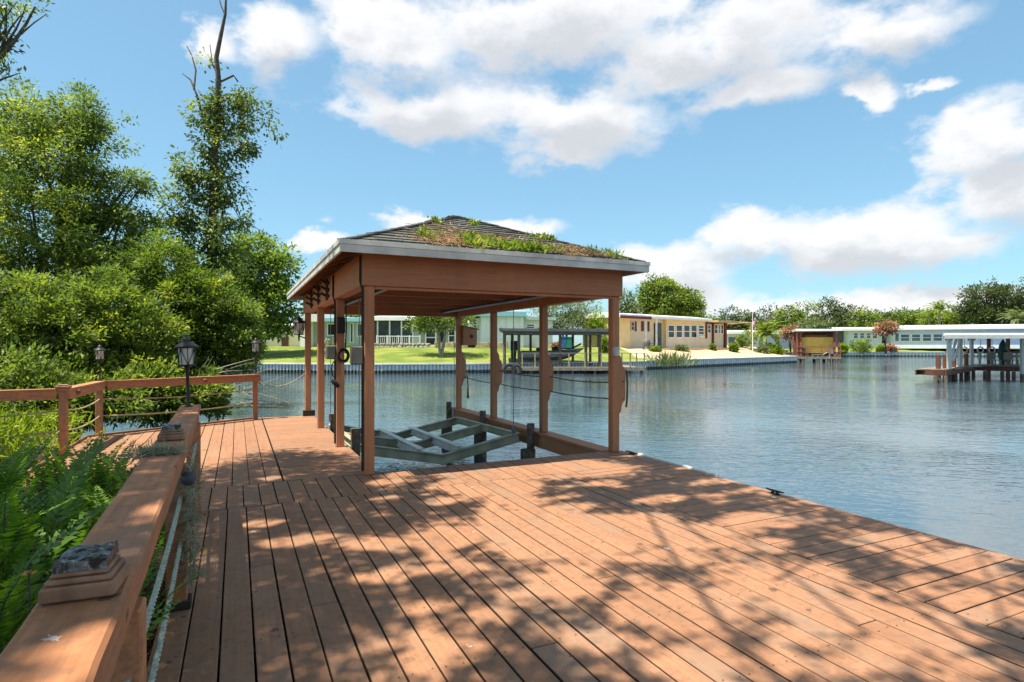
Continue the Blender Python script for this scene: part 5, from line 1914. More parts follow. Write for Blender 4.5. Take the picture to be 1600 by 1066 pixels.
ze = 4.6
MB().box(ys(962), ys(985), 0, 5, zg, ze).build('wall', M['yellow'], yr)
MB().box(ys(985) + 0.003, ys(1041), 0.5, 5, zg, ze).build('wall', M['cream'], yr)
MB().box(ys(1041), ys(1103), 0.004, 5, zg + 1.45, ze - 0.002).build('wall', M['yellow'], yr)
MB().box(ys(1041), ys(1103), 0.0, 4.9, zg, zg + 1.447).build('wall', M['cream'], yr)
MB().box(ys(1103) + 0.003, ys(1136), 0.1, 4.5, zg, ze - 0.3).build('wall', M['cream'], yr)
low_roof(yr, ys(960), ys(1104), -0.8, 5.6, ze + 0.002, 0.34, 0.35)
MB().box(ys(960), ys(1009), -0.88, -0.805, ze - 0.12, ze + 0.16).build('fascia', M['maroon'], yr)
MB().box(ys(1009), ys(1104), -0.86, -0.805, ze + 0.03, ze + 0.22).build('gutter', M['white'], yr)
for px_ in (1001.5, 1018.5):
    MB().box(ys(px_) - 0.09, ys(px_) + 0.09, -0.72, -0.55, zg, ze).build('gutter_post', M['white'], yr)
for (a, b) in ((991, 996.2), (1011.5, 1016.2)):
    yy = -0.001 if a < 985 else 0.499
    window(yr, ys(a), ys(b), Y.z(a, 517), Y.z(a, 502.5), y=yy, t=0.07)
    for (c_, d_) in ((a - 4.4, a - 0.5), (b + 0.5, b + 3.6)):
        MB().box(ys(c_), ys(d_), yy - 0.05, yy, Y.z(a, 517.6), Y.z(a, 502)).build('shutter', M['maroon'], yr)
d_ = MB().box(ys(1027), ys(1038), 0.40, 0.497, zg + 0.2, Y.z(1032, 505)).build('door', M['black'], yr)
MB().box(ys(1027.8), ys(1037.2), 0.37, 0.397, zg + 1.35, Y.z(1032, 506.2)).build('door_pane', M['glass'], d_)
MB().box(ys(1027.8), ys(1037.2), 0.37, 0.397, zg + 0.4, zg + 1.25).build('door_pane', M['glass'], d_)
for (a, b) in ((1043, 1053.6), (1055.6, 1065.9), (1067.6, 1077.6), (1079, 1088.6)):
    window(yr, ys(a), ys(b), Y.z(a, 528.5), Y.z(a, 507.3), t=0.12)
window(yr, ys(1090.4), ys(1099.8), Y.z(1095, 523.5), Y.z(1095, 508), rows=3, t=0.11)
MB().box(ys(1092), ys(1098.5), -0.22, -0.001, Y.z(1095, 528), Y.z(1095, 524.6)).build('air_conditioner', M['white'], yr)
for (a, b) in ((1102, 1104.2), (1113, 1114.6), (1131.5, 1134.6)):
    MB().box(ys(a), ys(b), -0.12, 0.095, Y.z(a, 529) if a < 1110 else zg, Y.z(a, 504)).build('maroon_post', M['maroon'], yr)
window(yr, ys(1106), ys(1111.4), Y.z(1108, 521), Y.z(1108, 507), y=0.099, t=0.11)
for (a, b) in ((1116.5, 1122), (1123, 1126), (1127, 1131)):
    window(yr, ys(a), ys(b), Y.z(1124, 522), Y.z(1124, 507), y=0.099, t=0.10)
low_roof(yr, ys(1105), ys(1137.5), -1.6, 4.6, Y.z(1120, 504.5), 0.22, 0.15, 'tanroof', 'patio_roof')
mb = MB()
for k_ in range(6):
    x = ys(1138) + (ys(1163) - ys(1138)) * k_ / 5
    mb.box(x, x + 0.12, -1.4, 2.0, Y.z(1150, 505), Y.z(1150, 503.4))
mb.box(ys(1137.6), ys(1164), -1.3, -1.1, Y.z(1150, 506.3), Y.z(1150, 505.05))
mb.box(ys(1137.6), ys(1164), 1.6, 1.8, Y.z(1150, 506.3), Y.z(1150, 505.05))
mb.build('pergola', M['tanroof'], yr)
MB().box(ys(1161) - 0.1, ys(1161) + 0.1, -1.32, -1.12, 0.7, Y.z(1150, 506.4)).build('pergola_post', M['cream'], yr)
t = thing('garden_edging', 'low orange brick edging in front of the yellow house', 'edging', cw(*[(1075 - CX) / F_PX * 70, 70], land((1075 - CX) / F_PX * 70, 70)), yr.rotation_euler.z)
for k_ in range(40):
    x = -7.5 + k_ * 0.42
    MB().bbox(x, x + 0.40, -0.12, 0.12, -0.35, 0.16 + 0.03 * (k_ % 2), 0.02).build('brick', M['brick'], t)


def yard(X, Z):
    return cw(X, Z, land(X, Z))


def px_yard(px, Z):
    X = (px - CX) / F_PX * Z
    return cw(X, Z, land(X, Z))


# grill on the sand, seen under its grey cover
t = thing('covered_grill', 'grey covered barbecue grill beside the yellow house door', 'grill', px_yard(1010, 64.5), -YAW)
mb = MB()
mb.lathe([(0.42, 0.35), (0.45, 0.75), (0.40, 1.05), (0.22, 1.22), (0.05, 1.27)], (0, 0, 0), 12)
mb.build('lid', M['darkroof'], t, True)
mb = MB()
for (x, y) in ((-.35, -.2), (.35, -.2), (-.35, .2), (.35, .2)):
    mb.bar((x, y, -0.05), (x * 0.8, y * 0.8, 0.4), 0.07, 0.07)
mb.box(0.4, 0.85, -0.2, 0.2, 0.68, 0.73)
mb.build('stand', M['steel'], t)

# flag
fpz = px_yard(1176, 73.0)
t = thing('flagpole', 'tall white flagpole standing on the sand by the seawall', 'flagpole', fpz, -YAW)
MB().tube([(0, 0, -0.2), (0, 0, 5.3)], [0.06, 0.035], 8).build('pole', M['white'], t, True)
MB().lathe([(0.02, 5.3), (0.07, 5.36), (0.02, 5.42)], (0, 0, 0), 8).build('finial', M['gold'], t, True)
t = thing('flag', 'striped flag with blue canton hanging limp from the flagpole', 'flag', fpz + Vector((0, 0, 5.15)), -YAW)


def flag_cell(s0, s1, h0, h1, n=5):
    mb = MB()
    def P_(s_, h_):
        drop = 0.95 * s_ ** 0.8
        x = 0.05 + 0.75 * s_ * (0.45 + 0.55 * (1 - h_)) * 0.75
        return (x + 0.05 * math.sin(s_ * 9 + h_ * 4), 0.12 * math.sin(s_ * 8 + h_ * 2.5), -h_ * 1.25 - drop * 0.9)
    for i in range(n):
        for j in range(2):
            a_, b_ = s0 + (s1 - s0) * i / n, s0 + (s1 - s0) * (i + 1) / n
            c0, c1 = h0 + (h1 - h0) * j / 2, h0 + (h1 - h0) * (j + 1) / 2
            mb.quad(P_(a_, c0), P_(b_, c0), P_(b_, c1), P_(a_, c1))
    return mb


for k_ in range(13):
    s0 = 0.42 if k_ < 7 else 0.0
    o = flag_cell(s0, 1.0, k_ / 13, (k_ + 1) / 13, 8).build('stripe', M['red' if k_ % 2 == 0 else 'flagwhite'], t, True)
flag_cell(0, 0.42, 0, 7 / 13, 6).build('canton', M['navy'], t, True)

# --- left screened house
W = fac_px(462, 61.0, 738, 62.0)
wr = W.root('screened_house', 'pale house with white roof and screened porch above the left lawn', 'house')
zg = 1.0
s = W.s
ztop = W.z(600, 501)
MB().box(s(500), s(585), 0.5, 9, zg, W.z(540, 502)).build('wall', M['mint'], wr)
MB().box(s(646), s(738), 0.0, 9, zg, ztop - 0.003).build('wall', M['greygreen'], wr)
MB().box(s(585) + 0.003, s(646) - 0.003, 2.2, 9, zg, ztop - 0.003).build('wall', M['teal'], wr)
MB().box(s(462), s(500) - 0.003, 1.5, 9, zg, W.z(480, 503)).build('wall', M['white'], wr)
MB().box(s(486), s(500) - 0.004, 0.8, 1.496, zg, W.z(480, 503)).build('wall', M['greygreen'], wr)
low_roof(wr, s(580), s(742), -0.5, 10, ztop, 0.38, 0.35)
mb = MB()
mb.prism([(s(466), W.z(480, 503)), (s(585) - 0.01, W.z(480, 502)), (s(585) - 0.01, W.z(560, 497.5)), (s(520), W.z(500, 495)), (s(478), W.z(480, 488))], 1, -0.2, 9.5)
mb.build('roof', M['whiteroof'], wr)
MB().box(s(505), s(580) - 0.05, -0.26, -0.205, W.z(540, 502.5), W.z(540, 497)).build('awning_fascia', M['bluefascia'], wr)
# porch frame, screens, door, railing
zb = W.z(600, 541.5)
MB().box(s(584), s(648), -0.1, 2.19, zg - 0.2, zb - 0.01).build('porch_floor', M['cap'], wr)
for px_ in (583.5, 590, 608.8, 627.4, 645):
    MB().box(s(px_) - 0.07, s(px_) + 0.07, -0.05, 0.09, zb, ztop - 0.004).build('porch_post', M['white'], wr)
for (a, b) in ((584.5, 589), (591, 607.8), (609.8, 626.4), (628.4, 644)):
    MB().box(s(a), s(b), 0.11, 0.13, zb + 0.02, ztop - 0.01).build('screen_panel', M['screen'], wr)
MB().box(s(589.2), s(590.6), -0.075, -0.055, zb, W.z(590, 505)).build('door_frame', M['white'], wr)
r_ = MB().box(s(592), s(658), -1.26, -1.18, W.z(620, 526.4), W.z(620, 525.2)).build('porch_rail', M['white'], wr)
MB().box(s(592), s(658), -1.255, -1.185, W.z(620, 540.6), W.z(620, 539.6)).build('bottom_rail', M['white'], wr)
MB().box(s(584), s(660), -1.5, -0.11, zg - 0.5, zb - 0.14).build('terrace', M['stone'], wr)
for k_ in range(23):
    x = s(592) + (s(658) - s(592)) * k_ / 22
    MB().box(x - 0.02, x + 0.02, -1.24, -1.2, W.z(620, 539.5), W.z(620, 526.5)).build('baluster', M['white'], r_)
for px_ in (592, 608, 625, 642, 658):
    MB().box(s(px_) - 0.05, s(px_) + 0.05, -1.275, -1.165, zb - 0.13, W.z(620, 524.4)).build('rail_post', M['white'], wr)
window(wr, s(664), s(682), W.z(670, 541), W.z(670, 514), rows=2, t=0.14)
window(wr, s(509), s(524), W.z(515, 525), W.z(515, 505), rows=1, t=0.12, y=0.499)
window(wr, s(545), s(551), W.z(545, 536), W.z(545, 504), rows=1, t=0.10, y=0.499)
window(wr, s(556), s(578), W.z(560, 526), W.z(560, 505), rows=1, cols=2, t=0.10, y=0.499)
MB().box(s(500), s(540), 0.30, 0.498, W.z(515, 529.5), W.z(515, 528)).build('window_shelf', M['white'], wr)
window(wr, s(700), s(712), W.z(700, 536), W.z(700, 513), rows=2, t=0.12)
MB().box(s(684), s(694), -0.06, -0.002, zg, W.z(690, 514)).build('dark_door', M['black'], wr)
# field stones stacked below the porch
t = thing('stone_wall', 'low retaining wall of grey stones below the porch railing', 'stone wall', px_yard(622, 59.3), -YAW)
rs = random.Random(12)
for row in range(2):
    x = -2.6
    while x < 2.9:
        w = rs.uniform(0.30, 0.6)
        h = rs.uniform(0.26, 0.34)
        z0 = -0.15 + row * 0.30
        mb = MB()
        mb.lathe([(w * 0.36, 0), (w * 0.52, h * 0.3), (w * 0.5, h * 0.7), (w * 0.3, h)], (0, 0, 0), 7)
        o = mb.build('stone', M['stone'], t, True)
        o.location = (x + w / 2, rs.uniform(-.06, .06) + row * 0.12, z0)
        o.rotation_euler = (0, 0, rs.uniform(0, 3))
        x += w * 0.95
t = thing('timber_wall', 'low pale timber retaining wall right of the lawn tree', 'timber wall', px_yard(735, 58.5), -YAW)
for k_ in range(14):
    x = -3.6 + k_ * 0.53
    MB().bbox(x, x + 0.51, -0.05, 0.05, -0.2, 0.52, 0.015).build('board', M['timber'], t)
for k_ in range(5):
    x = -3.6 + k_ * 1.8
    MB().bbox(x, x + 0.14, -0.16, -0.052, -0.2, 0.66, 0.01).build('post', M['timber'], t)
# old wheel leaning by the house
wp = px_yard(513, 59.0)
t = thing('wheel_ornament', 'white spoked wheel leaning by the left house', 'wheel', wp, -YAW)
mb = MB()
mb.tube([(0.42 * math.cos(a_), 0, 0.42 + 0.42 * math.sin(a_)) for a_ in np.linspace(0, 2 * math.pi, 22)], 0.045, 6, False)
mb.build('rim', M['white'], t, True)
mb = MB()
for k_ in range(6):
    a_ = math.pi * k_ / 6
    mb.tube([(-0.4 * math.cos(a_), 0, 0.42 - 0.4 * math.sin(a_)), (0.4 * math.cos(a_), 0, 0.42 + 0.4 * math.sin(a_))], 0.02, 5)
mb.build('spokes', M['white'], t)

# --- white house with blue fascia
B = fac_px(743, 59.5, 848, 61.0)
br = B.root('white_house', 'plain white house with sky blue roof edge behind the boat dock', 'house')
zg = 1.0
s = B.s
MB().box(s(752), s(818), 0, 8, zg, B.z(780, 494.5)).build('wall', M['white'], br)
MB().box(s(735), s(752) - 0.003, 0.8, 8, zg, B.z(780, 497)).build('wall', M['offwhite'], br)
MB().box(s(818) + 0.003, s(866), 0.6, 8, zg, B.z(830, 500)).build('wall', M['offwhite'], br)
MB().box(s(733), s(821), -0.5, 8.4, B.z(780, 494.4), B.z(780, 487.5)).build('roof_edge', M['bluefascia'], br)
low_roof(br, s(733) + 0.05, s(821) - 0.05, -0.45, 8.3, B.z(780, 487.3), 0.12, 0.3)
MB().box(s(819), s(870), 0.2, 8.2, B.z(830, 499.9), B.z(830, 495)).build('roof_edge', M['mint'], br)
window(br, s(824), s(838), B.z(830, 514), B.z(830, 505.5), y=0.599, t=0.1)
for px_ in (765, 790, 812):
    MB().box(s(px_), s(px_) + 0.06, -0.03, -0.002, zg + 0.1, B.z(780, 494.8)).build('wall_batten', M['offwhite'], br)
window(br, s(740), s(747), B.z(742, 512), B.z(742, 502), y=0.799, t=0.08)

# --- far pale house left of the lawn tree
L_ = fac_px(398, 66.0, 474, 66.5)
lr = L_.root('garage', 'low pale outbuilding behind the big lawn tree', 'outbuilding')
MB().box(L_.s(398), L_.s(474), 0, 6, 1.0, L_.z(430, 512)).build('wall', M['cream'], lr)
low_roof(lr, L_.s(395), L_.s(477), -0.5, 6.5, L_.z(430, 511.9), 0.25, 0.4)
MB().box(L_.s(440), L_.s(451), -0.05, -0.002, 1.05, L_.z(440, 527)).build('door', M['brown'], lr)
window(lr, L_.s(410), L_.s(424), L_.z(430, 533), L_.z(430, 520), t=0.1)

# --- right-hand far houses
H1 = fac_px(1394, 127.0, 1640, 117.0)
hr = H1.root('long_white_house', 'long low white house with white roof behind the right covered dock', 'house')
s = H1.s
MB().box(s(1397), s(1640), 0, 9, 0.9, H1.z(1500, 515)).build('wall', M['paleblue'], hr)
low_roof(hr, s(1392), s(1645), -0.9, 10, H1.z(1500, 514.9), 0.55, 0.55)
for (a, b) in ((1406, 1422), (1423.5, 1439), (1440.5, 1456), (1457, 1473), (1475, 1490), (1510, 1526)):
    window(hr, s(a), s(b), H1.z(1440, 534), H1.z(1440, 521.5), glass='glass_blue', rows=2, t=0.17)
MB().box(s(1399), s(1404), -0.05, -0.002, H1.z(1400, 533), H1.z(1400, 521)).build('shutter', M['glass_blue'], hr)
H2 = fac_px(1322, 131.0, 1378, 131.0)
hr = H2.root('pale_blue_house', 'small pale blue house between the golden boathouse and the pink tree', 'house')
s = H2.s
MB().box(s(1326), s(1378), 0, 9, 0.9, H2.z(1350, 517)).build('wall', M['paleblue'], hr)
low_roof(hr, s(1310), s(1381), -0.9, 9.5, H2.z(1350, 516.9), 0.5, 0.4)
for (a, b) in ((1333, 1341), (1343, 1351), (1353, 1361), (1362.5, 1371)):
    window(hr, s(a), s(b), H2.z(1350, 529.5), H2.z(1350, 520), glass='glass_blue', rows=2, t=0.14)
MB().box(s(1312), s(1326) - 0.003, 2, 9, 0.9, H2.z(1350, 518)).build('carport_wall', M['glass_blue'], hr)
H3 = fac_px(1200, 112.0, 1248, 112.0)
hr = H3.root('grey_house', 'far white roofed house behind the palm and pink tree', 'house')
s = H3.s
MB().box(s(1140), s(1250), 0, 8, 0.9, H3.z(1220, 522)).build('wall', M['offwhite'], hr)
low_roof(hr, s(1135), s(1253), -0.8, 8.5, H3.z(1220, 521.9), 0.45, 0.35)
window(hr, s(1209), s(1219), H3.z(1210, 538), H3.z(1210, 523.5), rows=2, t=0.14)
MB().box(s(1222), s(1247), -2.5, -2.42, 1.2, H3.z(1220, 527)).build('fence_panel', M['greywood'], hr)
MB().box(s(1138), s(1163), -0.06, -0.002, 1.2, H3.z(1150, 527)).build('shade_panel', M['glass_blue'], hr)

# ------------------------------------------------------------------ far dock with boat
DZ = 45.0
dk = thing('boat_dock', 'weathered dock with flat dark roof sheltering a grey motor boat', 'dock', cw(0, DZ, 0), -YAW)


def dx(px, Z=DZ):
    return (px - CX) / F_PX * Z


def dz(py, Z=DZ):
    return CAM_H + (HORIZON - py) * Z / F_PX


td = dz(574)
for k_ in range(40):
    x = dx(812) + (dx(1008) - dx(812)) * k_ / 40
    w = (dx(1008) - dx(812)) / 40
    MB().box(x + 0.01, x + w - 0.012, 0.0, 0.9, td - 0.06, td).build('plank', M['greywood'], dk)
MB().box(dx(812), dx(1008), -0.06, -0.005, td - 0.26, td - 0.01).build('rim_beam', M['greywood'], dk)
MB().box(dx(786), dx(812) - 0.01, 0.3, 0.5, td - 0.25, td - 0.05).build('end_beam', M['piling'], dk)
MB().box(dx(786), dx(905), 4.4, 5.0, td - 0.1, td).build('rear_walk', M['greywood'], dk)
MB().box(dx(925), dx(1000), 0.905, 5.2, td - 0.1, td - 0.005).build('side_walk', M['greywood'], dk)
for px_ in (788, 811, 877, 918, 940):
    MB().tube([(dx(px_), 1.0 if px_ != 811 else 0.95, -1.6), (dx(px_), 1.0, dz(521))], 0.12, 8).build('roof_post', M['piling'], dk, True)
for px_ in (800, 832, 905, 935):
    MB().tube([(dx(px_), 4.7, -1.6), (dx(px_), 4.7, dz(521))], 0.11, 8).build('roof_post', M['greywood' if px_ in (905,) else 'piling'], dk, True)
for px_ in (830, 850, 872, 895, 930, 960, 985, 1003):
    MB().tube([(dx(px_), 0.1, -1.6), (dx(px_), 0.1, td - 0.27)], 0.10, 8).build('piling', M['piling'], dk, True)
mb = MB()
mb.prism([(dx(780), dz(517)), (dx(955), dz(518.5)), (dx(955), dz(514.2)), (dx(779), dz(512.8))], 1, 0.4, 5.4)
rf = mb.build('roof', M['darkroof'], dk)
mb = MB()
mb.prism([(dx(782), dz(517.2)), (dx(787), dz(522)), (dx(955), dz(523)), (dx(955), dz(518.7))], 1, 0.85, 0.98)
mb.build('roof_beam', M['greywood'], dk)
MB().box(dx(785), dx(955), 4.6, 4.75, dz(522), dz(518.8)).build('roof_beam', M['piling'], dk)
for k_ in range(9):
    x = dx(782) + k_ * 0.98
    MB().box(x, x + 0.09, 0.42, 5.38, dz(512.6) , dz(512.6) + 0.05).build('roof_rib', M['darkroof'], rf)
# railing on the dock
zr = dz(551.5)
MB().box(dx(814), dx(1008), 0.02, 0.10, zr - 0.05, zr).build('handrail', M['greywood'], dk)
for px_ in (816, 836, 858, 889, 914, 940, 962, 972, 985, 995, 1007):
    MB().box(dx(px_) - 0.045, dx(px_) + 0.045, 0.02, 0.10, td + 0.002, zr - 0.052).build('rail_post', M['timber' if px_ < 960 else 'greywood'], dk)
MB().box(dx(962), dx(1008), 0.03, 0.09, td + 0.40, td + 0.46).build('mid_rail', M['greywood'], dk)
# tyres hung at the end of the dock
for (px_, r0, lab) in ((796, 0.50, 'big black tyre fender at the left end of the far dock'), (807, 0.42, 'second tyre fender beside the big one on the far dock')):
    t = thing('tyre', lab, 'tyre', cw(dx(px_), DZ - 0.12, -0.42), -YAW)
    mb = MB()
    for i in range(20):
        a0, a1 = 2 * math.pi * i / 20, 2 * math.pi * (i + 1) / 20
        pr = [(r0 * 0.52, -0.11), (r0 * 0.85, -0.13), (r0, -0.08), (r0, 0.08), (r0 * 0.85, 0.13), (r0 * 0.52, 0.11)]
        for (q0, q1) in zip(pr, pr[1:] + pr[:1]):
            mb.quad((q0[0] * math.cos(a0), q0[1], q0[0] * math.sin(a0)), (q1[0] * math.cos(a0), q1[1], q1[0] * math.sin(a0)),
                    (q1[0] * math.cos(a1), q1[1], q1[0] * math.sin(a1)), (q0[0] * math.cos(a1), q0[1], q0[0] * math.sin(a1)))
    mb.build('tread', M['rubber'], t, True)
# boat with outboard
BZ = 47.6
bt = thing('motor_boat', 'grey open motor boat with black outboard under the dock roof', 'boat', cw(dx(855, BZ), BZ, 0), -YAW)
x_st, x_bow = dx(812, BZ) - dx(855, BZ), dx(912, BZ) - dx(855, BZ)
zk, zg_ = dz(563, BZ), dz(549, BZ)
mb = MB()
secs = []
ns = 12
for i in range(ns + 1):
    t_ = i / ns
    x = x_st + (x_bow - x_st) * t_
    w = 0.95 * (1 - max(0, (t_ - 0.55) / 0.45) ** 2 * 0.97)
    kz = zk + (zg_ - zk + 0.2) * max(0, (t_ - 0.6) / 0.4) ** 1.8
    gz = zg_ + 0.28 * t_ ** 2
    secs.append([(x, -w, gz), (x, -w * 0.86, kz + (gz - kz) * 0.35), (x, 0, kz), (x, w * 0.86, kz + (gz - kz) * 0.35), (x, w, gz), (x, w * 0.9, gz), (x, 0, gz - 0.30 * (1 - t_) - 0.02), (x, -w * 0.9, gz)])
vs = [p_ for s_ in secs for p_ in s_]
fs = [tuple(range(7, -1, -1)), tuple(range(ns * 8, ns * 8 + 8))]
for i in range(ns):
    for k_ in range(8):
        fs.append((i * 8 + k_, i * 8 + (k_ + 1) % 8, i * 8 + 8 + (k_ + 1) % 8, i * 8 + 8 + k_))
mb.add(vs, fs)
mb.build('hull', M['hull'], bt, True)
mb = MB()
mb.box(x_st - 0.75, x_st - 0.15, -0.22, 0.22, zg_ + 0.05, zg_ + 0.85)
o = mb.build('outboard_cowl', M['rubber'], bt)
mb = MB()
mb.prism([(x_st - 0.55, zg_ + 0.04), (x_st - 0.25, zg_ + 0.04), (x_st - 0.32, zg_ - 0.9), (x_st - 0.62, zg_ - 1.0)], 1, -0.08, 0.08)
mb.box(x_st - 0.16, x_st + 0.01, -0.15, 0.15, zg_ - 0.25, zg_ + 0.12)
mb.build('outboard_leg', M['rubber'], bt)
MB().bbox(0.4, 0.9, -0.3, 0.3, zg_ - 0.2, zg_ + 0.35, 0.04).build('seat', M['rubber'], bt)
MB().bbox(-0.9, -0.4, -0.3, 0.3, zg_ - 0.25, zg_ + 0.30, 0.04).build('seat', M['rubber'], bt)
MB().tube([(x_bow - 0.9, 0.2, zg_ + 0.25), (x_bow - 0.2, 0, zg_ + 0.62)], 0.07, 8).build('trolling_motor', M['rubber'], bt)
MB().box(x_st + 0.1, x_bow - 0.7, -0.985, -0.93, zg_ - 0.02, zg_ + 0.06).build('rub_rail', M['rubber'], bt)
# bins far back
for (px_, mt, lab) in ((889, 'green_bin', 'green wheeled bin behind the dock roof posts'), (881, 'blue_bin', 'blue wheeled bin beside the green one')):
    t = thing('wheeled_bin', lab, 'bin', px_yard(px_, 60.0), -YAW)
    MB().prism([(-0.26, 0.1), (0.26, 0.1), (0.34, 1.15), (-0.34, 1.15)], 1, -0.3, 0.3).build('tub', M[mt], t)
    MB().prism([(-0.37, 1.152), (0.37, 1.152), (0.33, 1.26), (-0.33, 1.26)], 1, -0.34, 0.34).build('lid', M[mt], t)
    MB().tube([(-0.32, 0.28, 0.0), (0.32, 0.28, 0.0)], 0.12, 10).build('wheels', M['rubber'], t)

# ------------------------------------------------------------------ golden boathouse on the corner
GZ = 77.0
gb_ = thing('golden_boathouse', 'small boathouse with ochre panel and brown posts on the corner', 'boathouse', cw((1279 - CX) / F_PX * GZ, GZ, 0), -YAW - R(21))
G_ROT = Matrix.Rotation(-YAW - R(21), 3, 'Z')


def on_gold(x, y, z):
    return gb_.location + G_ROT @ Vector((x, y, z))



def gx(px):
    return (px - 1279) / F_PX * GZ * 0.89


def gzz(py, Z=GZ):
    return CAM_H + (HORIZON - py) * Z / F_PX


fl = gzz(557.5)
for k_ in range(24):
    w = (gx(1314) - gx(1245)) / 24
    x = gx(1245) + k_ * w
    MB().box(x + 0.01, x + w - 0.01, 0, 5, fl - 0.08, fl).build('plank', M['greywood'], gb_)
MB().box(gx(1245), gx(1314), -0.06, -0.003, fl - 0.3, fl - 0.02).build('rim_beam', M['greywood'], gb_)
for px_ in (1247, 1255, 1279, 1295, 1304, 1311):
    MB().tube([(gx(px_), 0.15, -1.6), (gx(px_), 0.15, fl - 0.31)], 0.2, 8).build('piling', M['piling'], gb_, True)
    MB().tube([(gx(px_), 4.6, -1.6), (gx(px_), 4.6, fl - 0.1)], 0.2, 8).build('piling', M['piling'], gb_, True)
zt = gzz(517.5)
for px_ in (1245.5, 1251, 1304, 1311):
    MB().box(gx(px_) - 0.13, gx(px_) + 0.13, 0.05, 0.31, fl + 0.002, zt).build('post', M['redwood'], gb_)
    MB().box(gx(px_) - 0.13, gx(px_) + 0.13, 4.6, 4.86, fl + 0.002, zt).build('post', M['redwood'], gb_)
MB().box(gx(1252), gx(1303.5), 0.7, 0.9, gzz(552), gzz(527)).build('ochre_panel', M['gold'], gb_)
MB().box(gx(1246), gx(1311), 3.5, 3.6, gzz(556), zt - 0.02).build('back_wall', M['brown'], gb_)
MB().box(gx(1260), gx(1294), 0.65, 0.95, gzz(526.9), gzz(524)).build('red_canopy', M['redwood'], gb_)
mb = MB()
mb.prism([(gx(1243), zt + 0.01), (gx(1315), zt + 0.01), (gx(1316), gzz(514.8)), (gx(1242.5), gzz(513.6))], 1, -0.35, 5.6)
mb.build('roof', M['whiteroof'], gb_)
zr = gzz(541.5)
MB().box(gx(1245), gx(1313), -0.02, 0.045, zr - 0.12, zr).build('handrail', M['redwood'], gb_)
MB().box(gx(1245), gx(1313), -0.015, 0.04, zr - 0.75, zr - 0.68).build('mid_rail', M['redwood'], gb_)
for px_ in (1262, 1284, 1297, 1313):
    MB().box(gx(px_) - 0.06, gx(px_) + 0.06, -0.02, 0.045, fl + 0.002, zr - 0.121).build('rail_post', M['redwood'], gb_)
for i, (px_, lab) in enumerate(((1300, 'white chair at the right of the golden boathouse deck'), (1255, 'grey chair at the left of the golden boathouse deck'))):
    t = thing('deck_chair', lab, 'chair', on_gold(gx(px_), 0.36, fl + 0.002), -YAW - R(21))
    mt = M['flagwhite'] if i == 0 else M['greybox']
    MB().box(-0.32, 0.32, -0.3, 0.3, 0.38, 0.45).build('seat', mt, t)
    MB().box(-0.32, 0.32, 0.25, 0.33, 0.46, 1.15).build('backrest', mt, t)
    for (x, y) in ((-.28, -.26), (.28, -.26), (-.28, .24), (.28, .24)):
        MB().box(x - 0.03, x + 0.03, y - 0.03, y + 0.03, 0, 0.379).build('leg', mt, t)
t = thing('lounger', 'pale folded lounger lying on the golden boathouse deck', 'lounger', on_gold(gx(1280), 0.36, fl + 0.002), -YAW - R(21))
MB().box(-0.9, 0.5, -0.25, 0.25, 0.24, 0.30).build('seat', M['flagwhite'], t)
mb = MB()
mb.bar((0.5, 0, 0.28), (1.0, 0, 0.6), 0.5, 0.06)
mb.build('backrest', M['flagwhite'], t)
mb = MB()
for x in (-0.8, -0.2, 0.4):
    mb.bar((x, -0.2, 0), (x + 0.15, -0.2, 0.24), 0.05, 0.05)
    mb.bar((x, 0.2, 0), (x + 0.15, 0.2, 0.24), 0.05, 0.05)
mb.build('legs', M['alu_light'], t)
# grey timber dock behind it
t = thing('timber_dock', 'low silvered timber steps left of the golden boathouse', 'dock', cw((1238 - CX) / F_PX * 79, 79.0, 0), -YAW)
for k_ in range(3):
    MB().box(-1.4 + 0.3 * k_, 0.2, 0.2 + 0.6 * k_, 0.78 + 0.6 * k_, 0.15 + 0.28 * k_, 0.30 + 0.28 * k_).build('step', M['greywood'], t)
mb = MB()
for k_ in range(3):
    mb.box(-1.3 + 0.3 * k_, -1.1 + 0.3 * k_, 0.3 + 0.6 * k_, 0.5 + 0.6 * k_, -0.3, 0.149 + 0.28 * k_)
    mb.box(-0.1, 0.1, 0.3 + 0.6 * k_, 0.5 + 0.6 * k_, -0.3, 0.149 + 0.28 * k_)
mb.build('supports', M['piling'], t)

# ------------------------------------------------------------------ covered dock at the right edge
rd = thing('covered_dock', 'covered dock with white roof, pale posts and dark pilings at right', 'dock', cw(0, 36, 0), -YAW)


def rx(px, Z):
    return (px - CX) / F_PX * Z


RDZ = dz(575.5, 36.5)


def walk(a, b, wid, name_mat):
    """run of cross boards between two (X, Z) points"""
    a, b = Vector((a[0], a[1] - 36, 0)), Vector((b[0], b[1] - 36, 0))
    d = (b - a).normalized()
    n_ = Vector((-d.y, d.x, 0))
    cnt = int((b - a).length / 0.3)
    for k_ in range(cnt):
        p0 = a + d * ((b - a).length * (k_ + 0.02) / cnt)
        p1 = a + d * ((b - a).length * (k_ + 0.96) / cnt)
        mb = MB()
        q = [p0, p1, p1 + n_ * wid, p0 + n_ * wid]
        mb.add([(v_.x, v_.y, RDZ - 0.06) for v_ in q] + [(v_.x, v_.y, RDZ) for v_ in q], [(3, 2, 1, 0), (4, 5, 6, 7), (0, 1, 5, 4), (1, 2, 6, 5), (2, 3, 7, 6), (3, 0, 4, 7)])
        mb.build('plank', M[name_mat], rd)
    z = Vector((0, 0, RDZ - 0.22))
    MB().bar(a + z - n_ * 0.04, b + z - n_ * 0.04, 0.07, 0.30).build('rim_beam', M['brown'], rd)
    MB().bar(a + z + n_ * (wid + 0.04), b + z + n_ * (wid + 0.04), 0.07, 0.30).build('rim_beam', M['brown'], rd)


